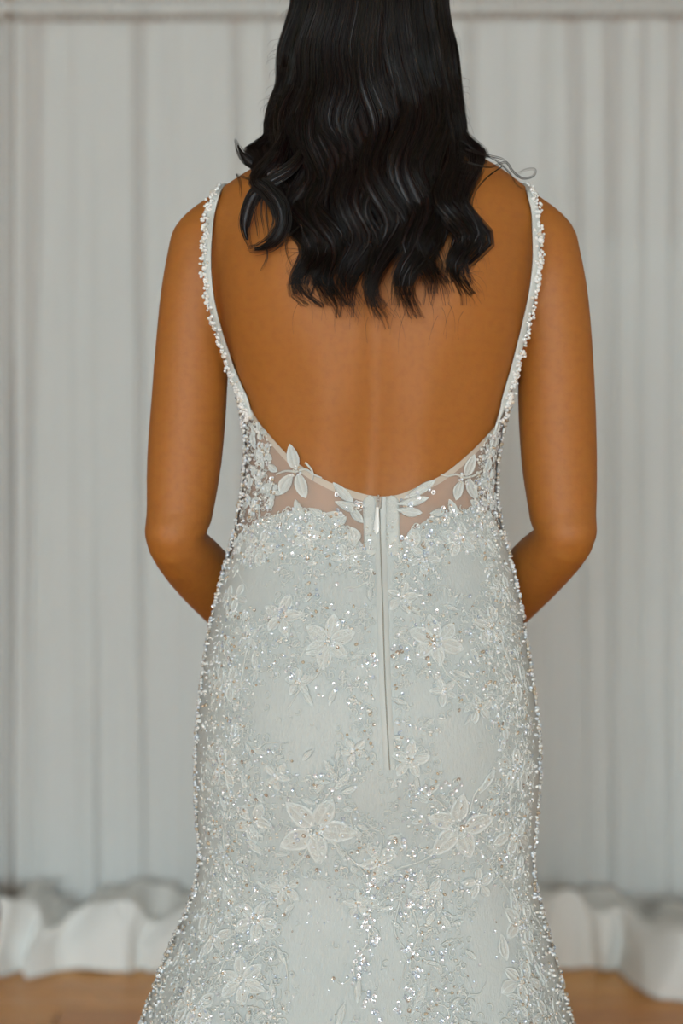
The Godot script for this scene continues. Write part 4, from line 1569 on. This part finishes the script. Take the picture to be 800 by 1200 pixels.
	# sequins: clusters seen in the photograph, then a sprinkle
	for q in [[330, 716, 10, 7], [345, 712, 6, 3], [395, 700, 16, 3], [438, 775, 10, 6], [398, 805, 14, 4], [345, 790, 12, 4], [465, 765, 12, 8], [505, 762, 16, 6], [510, 740, 12, 4], [560, 770, 10, 3], [345, 978, 12, 5], [372, 905, 14, 3], [462, 985, 16, 10], [440, 1030, 16, 10], [475, 1030, 12, 9], [500, 925, 12, 6], [530, 925, 12, 5], [550, 960, 14, 6], [430, 1080, 12, 10], [438, 1105, 10, 9], [422, 1125, 10, 10], [418, 1142, 9, 8], [432, 1170, 8, 8], [440, 1190, 8, 6], [485, 1060, 12, 8], [478, 1115, 10, 7], [488, 1140, 8, 8], [478, 1165, 8, 7], [470, 1182, 9, 6], [515, 1122, 8, 4], [610, 1090, 10, 6], [628, 1128, 8, 4], [290, 1090, 20, 8], [300, 1070, 16, 6], [240, 1190, 10, 5], [215, 1160, 12, 4], [470, 645, 16, 8], [545, 625, 24, 14], [340, 630, 30, 14], [300, 640, 20, 8], [430, 640, 10, 4], [500, 640, 14, 6], [420, 595, 8, 8], [408, 575, 12, 6], [400, 605, 14, 5], [480, 588, 14, 8], [495, 570, 14, 6], [555, 570, 10, 5], [530, 600, 10, 5]]:
		for i in q[3]:
			sequin(q[0] + rng.randfn() * q[2] * 0.5, q[1] + rng.randfn() * q[2] * 0.5)
	for i in 9000:
		if seq_x.size() > 950:
			break
		var py := rng.randf_range(600.0, 1210.0)
		var px := rng.randf_range(175.0, 665.0)
		if rng.randf() < dens(px, py) * (0.8 if py > 690.0 else 0.35):
			sequin(px, py, rng.randf_range(0.0013, 0.002))
	for i in 160:
		sequin(rng.randf_range(220.0, 640.0), rng.randf_range(1040.0, 1200.0), 0.001)
	# seed beads, thickest down the side seams and standing out of the outline
	for i in 26000:
		if bead_x.size() > 3600:
			break
		var py := rng.randf_range(596.0, 1212.0)
		var px := rng.randf_range(170.0, 668.0)
		var d := dens(px, py)
		if rng.randf() < d * d * 0.8:
			var p := dress_at(px, py)
			bead_p(p + dress_n(p) * 0.001, rng.randf_range(0.0008, 0.0015), rng.randf_range(1.0, 1.9))
	for s in [0.0, PI]:
		for i in 1250:
			var py := rng.randf_range(464.0, 1230.0)
			var a: float = s + rng.randfn() * 0.16
			var p := skin_pt(a, py, 0.004)
			bead_p(p, rng.randf_range(0.001, 0.0019), rng.randf_range(1.0, 1.8))
			if i % 4 == 0:
				sequin_p(skin_pt(a, py, 0.005), Vector3(cos(a), 0, sin(a)), 0.0019, 1.0)
	# straps
	var sl := [[262, 219, -0.005], [254, 230, 0.015], [248, 250, 0.042], [245, 275, 0.06], [244, 300, 0.068], [245, 325, 0.07], [248, 350, 0.068], [255, 378, 0.058], [265, 408, 0.04], [274, 435, 0.02], [282, 455, 0.008], [287, 466, 0.0], [291, 477, 0.005], [297, 492, 0.01]]
	var sr2 := [[615, 219, -0.005], [621, 230, 0.015], [626, 250, 0.042], [627, 275, 0.058], [627, 300, 0.064], [625, 325, 0.066], [621, 350, 0.064], [614, 380, 0.054], [607, 408, 0.04], [600, 435, 0.022], [594, 455, 0.008], [591, 466, 0.0], [588, 477, 0.005], [581, 496, 0.01]]
	for s in 2:
		var tab: Array = [sl, sr2][s]
		var sg := -1.0 if s == 0 else 1.0
		var pp := PackedVector3Array()
		for q in [[tab[0][0] - sg * 3.0, 300, -0.085], [tab[0][0] - sg * 1.0, 250, -0.055], [tab[0][0] + sg * 0.5, 226, -0.028]]:
			pp.append(at_px(q[0], q[1], q[2]))
		for q in tab:
			var z: float = q[2]
			for it in 60:
				var d := body_d(at_px(q[0], q[1], z))
				if d > 0.002:
					break
				z += maxf(0.001, -d * 0.6)
			pp.append(at_px(q[0], q[1], z))
		var c := spline(pp, 90)
		var grid := PackedVector3Array()
		var sides := []
		for i in 90:
			var t := (c[mini(i + 1, 89)] - c[maxi(i - 1, 0)]).normalized()
			var e := 0.004
			var d0 := body_d(c[i])
			var n := Vector3(body_d(c[i] + Vector3(e, 0, 0)) - d0, body_d(c[i] + Vector3(0, e, 0)) - d0, body_d(c[i] + Vector3(0, 0, e)) - d0)
			n = (n.normalized() + Vector3(0, 0.1, 0.5 if i > 18 else 0.0))
			n = (n - t * n.dot(t)).normalized()
			var sd := t.cross(n)
			if sd.x * sg < 0.0:
				sd = -sd
			sides.append([n, sd])
			for k in [[-0.0044, 0.0], [-0.0039, 0.0016], [0.0, 0.0022], [0.0039, 0.0016], [0.0044, 0.0], [0.0, -0.0006]]:
				grid.append(c[i] + sd * k[0] * lerpf(1.0, 0.25, smoothstep(80.0, 89.0, i)) + n * (k[1] + 0.0008))
		mb = MB.new()
		mb.add_grid(grid, 90, 6, true, s == 0)
		var strap := put("strap", mb, M.zip_tape, dress)
		strap.set_meta("label", "thin beaded shoulder strap")
		var bx := []
		var bc := []
		for i in 330:
			var f := rng.randf() * 88.0
			var k := int(f)
			var n: Vector3 = sides[k][0]
			var sd: Vector3 = sides[k][1]
			var p := c[k].lerp(c[k + 1], f - k) + sd * (0.0036 + rng.randfn() * 0.0022) + n * (0.0024 + rng.randf() * 0.0018)
			var r := rng.randf_range(0.0011, 0.0021)
			bx.append(Transform3D(Basis.from_euler(Vector3(rng.randf() * 6.0, rng.randf() * 6.0, rng.randf() * 6.0)).scaled_local(Vector3(r, r * rng.randf_range(0.8, 1.6), r)), p))
			bc.append(Color(0.8, 0.8, 0.78) if rng.randf() < 0.8 else Color(0.68, 0.64, 0.56))
		copies("strap_beads", bead_mesh(), bx, strap, bc)
	copies("seed_beads", bead_mesh(), bead_x, dress, bead_c)
	var ring := PackedVector3Array()
	for q in [[0.28, 0.0], [0.36, 0.12], [0.95, 0.3], [1.0, 0.22], [0.4, -0.02], [0.28, 0.0]]:
		for k in 12:
			var a := TAU * k / 12.0
			ring.append(Vector3(q[0] * cos(a), q[1], q[0] * sin(a)))
	mb = MB.new()
	mb.add_grid(ring, 6, 12, true, true)
	copies("sequins", mb.mesh(M.sequin), seq_x, dress, seq_c)
	print("petals ", n_petal, " leaves ", n_leaf, " scrolls ", scx.size(), " sequins ", seq_x.size(), " beads ", bead_x.size())


var bead_m: ArrayMesh


func bead_mesh() -> ArrayMesh:
	if bead_m == null:
		var mb := MB.new()
		mb.ball(Vector3.ZERO, Vector3.ONE, 8, 6)
		bead_m = mb.mesh(M.bead)
	return bead_m


func _ready() -> void:
	var t0 := Time.get_ticks_msec()
	# camera
	var cam := Camera3D.new()
	cam.name = "camera"
	cam.position = Vector3(0, EYE, DIST)
	cam.near = 0.05
	cam.far = 60.0
	var att := CameraAttributesPhysical.new()
	att.frustum_focal_length = 57.0
	att.frustum_focus_distance = DIST - 0.1
	att.exposure_aperture = 3.5
	cam.attributes = att
	add_child(cam, true)
	cam.fov = rad_to_deg(2.0 * atan(600.0 * S / DIST))
	cam.current = true
	# sky and exposure
	var we := WorldEnvironment.new()
	we.name = "world_environment"
	var env := Environment.new()
	env.background_mode = Environment.BG_SKY
	var sky := Sky.new()
	var psm := ProceduralSkyMaterial.new()
	psm.sky_top_color = Color(0.55, 0.66, 0.8)
	psm.sky_horizon_color = Color(0.85, 0.87, 0.88)
	psm.ground_horizon_color = Color(0.6, 0.6, 0.57)
	psm.ground_bottom_color = Color(0.4, 0.4, 0.38)
	sky.sky_material = psm
	env.sky = sky
	env.tonemap_mode = Environment.TONE_MAPPER_LINEAR
	env.tonemap_exposure = 1.0
	env.sdfgi_enabled = true
	env.ssao_enabled = true
	env.ssil_enabled = true
	we.environment = env
	add_child(we, true)
	# daylight through the wide window behind the camera
	var day := AreaLight3D.new()
	day.name = "window_daylight"
	day.area_size = Vector2(3.6, 2.2)
	day.area_normalize_energy = true
	day.light_energy = 72.0
	day.light_color = Color(0.87, 0.955, 1.0)
	day.shadow_enabled = true
	day.set("area_range", 20.0)
	day.position = Vector3(-1.0, 1.42, 11.35)
	add_child(day, true)

	rng.seed = 1
	make_materials()
	build_tables()
	build_room()
	build_curtains()
	print("setting ", Time.get_ticks_msec() - t0)
	build_person()
	print("person ", Time.get_ticks_msec() - t0)
	build_dress()
	print("dress ", Time.get_ticks_msec() - t0)
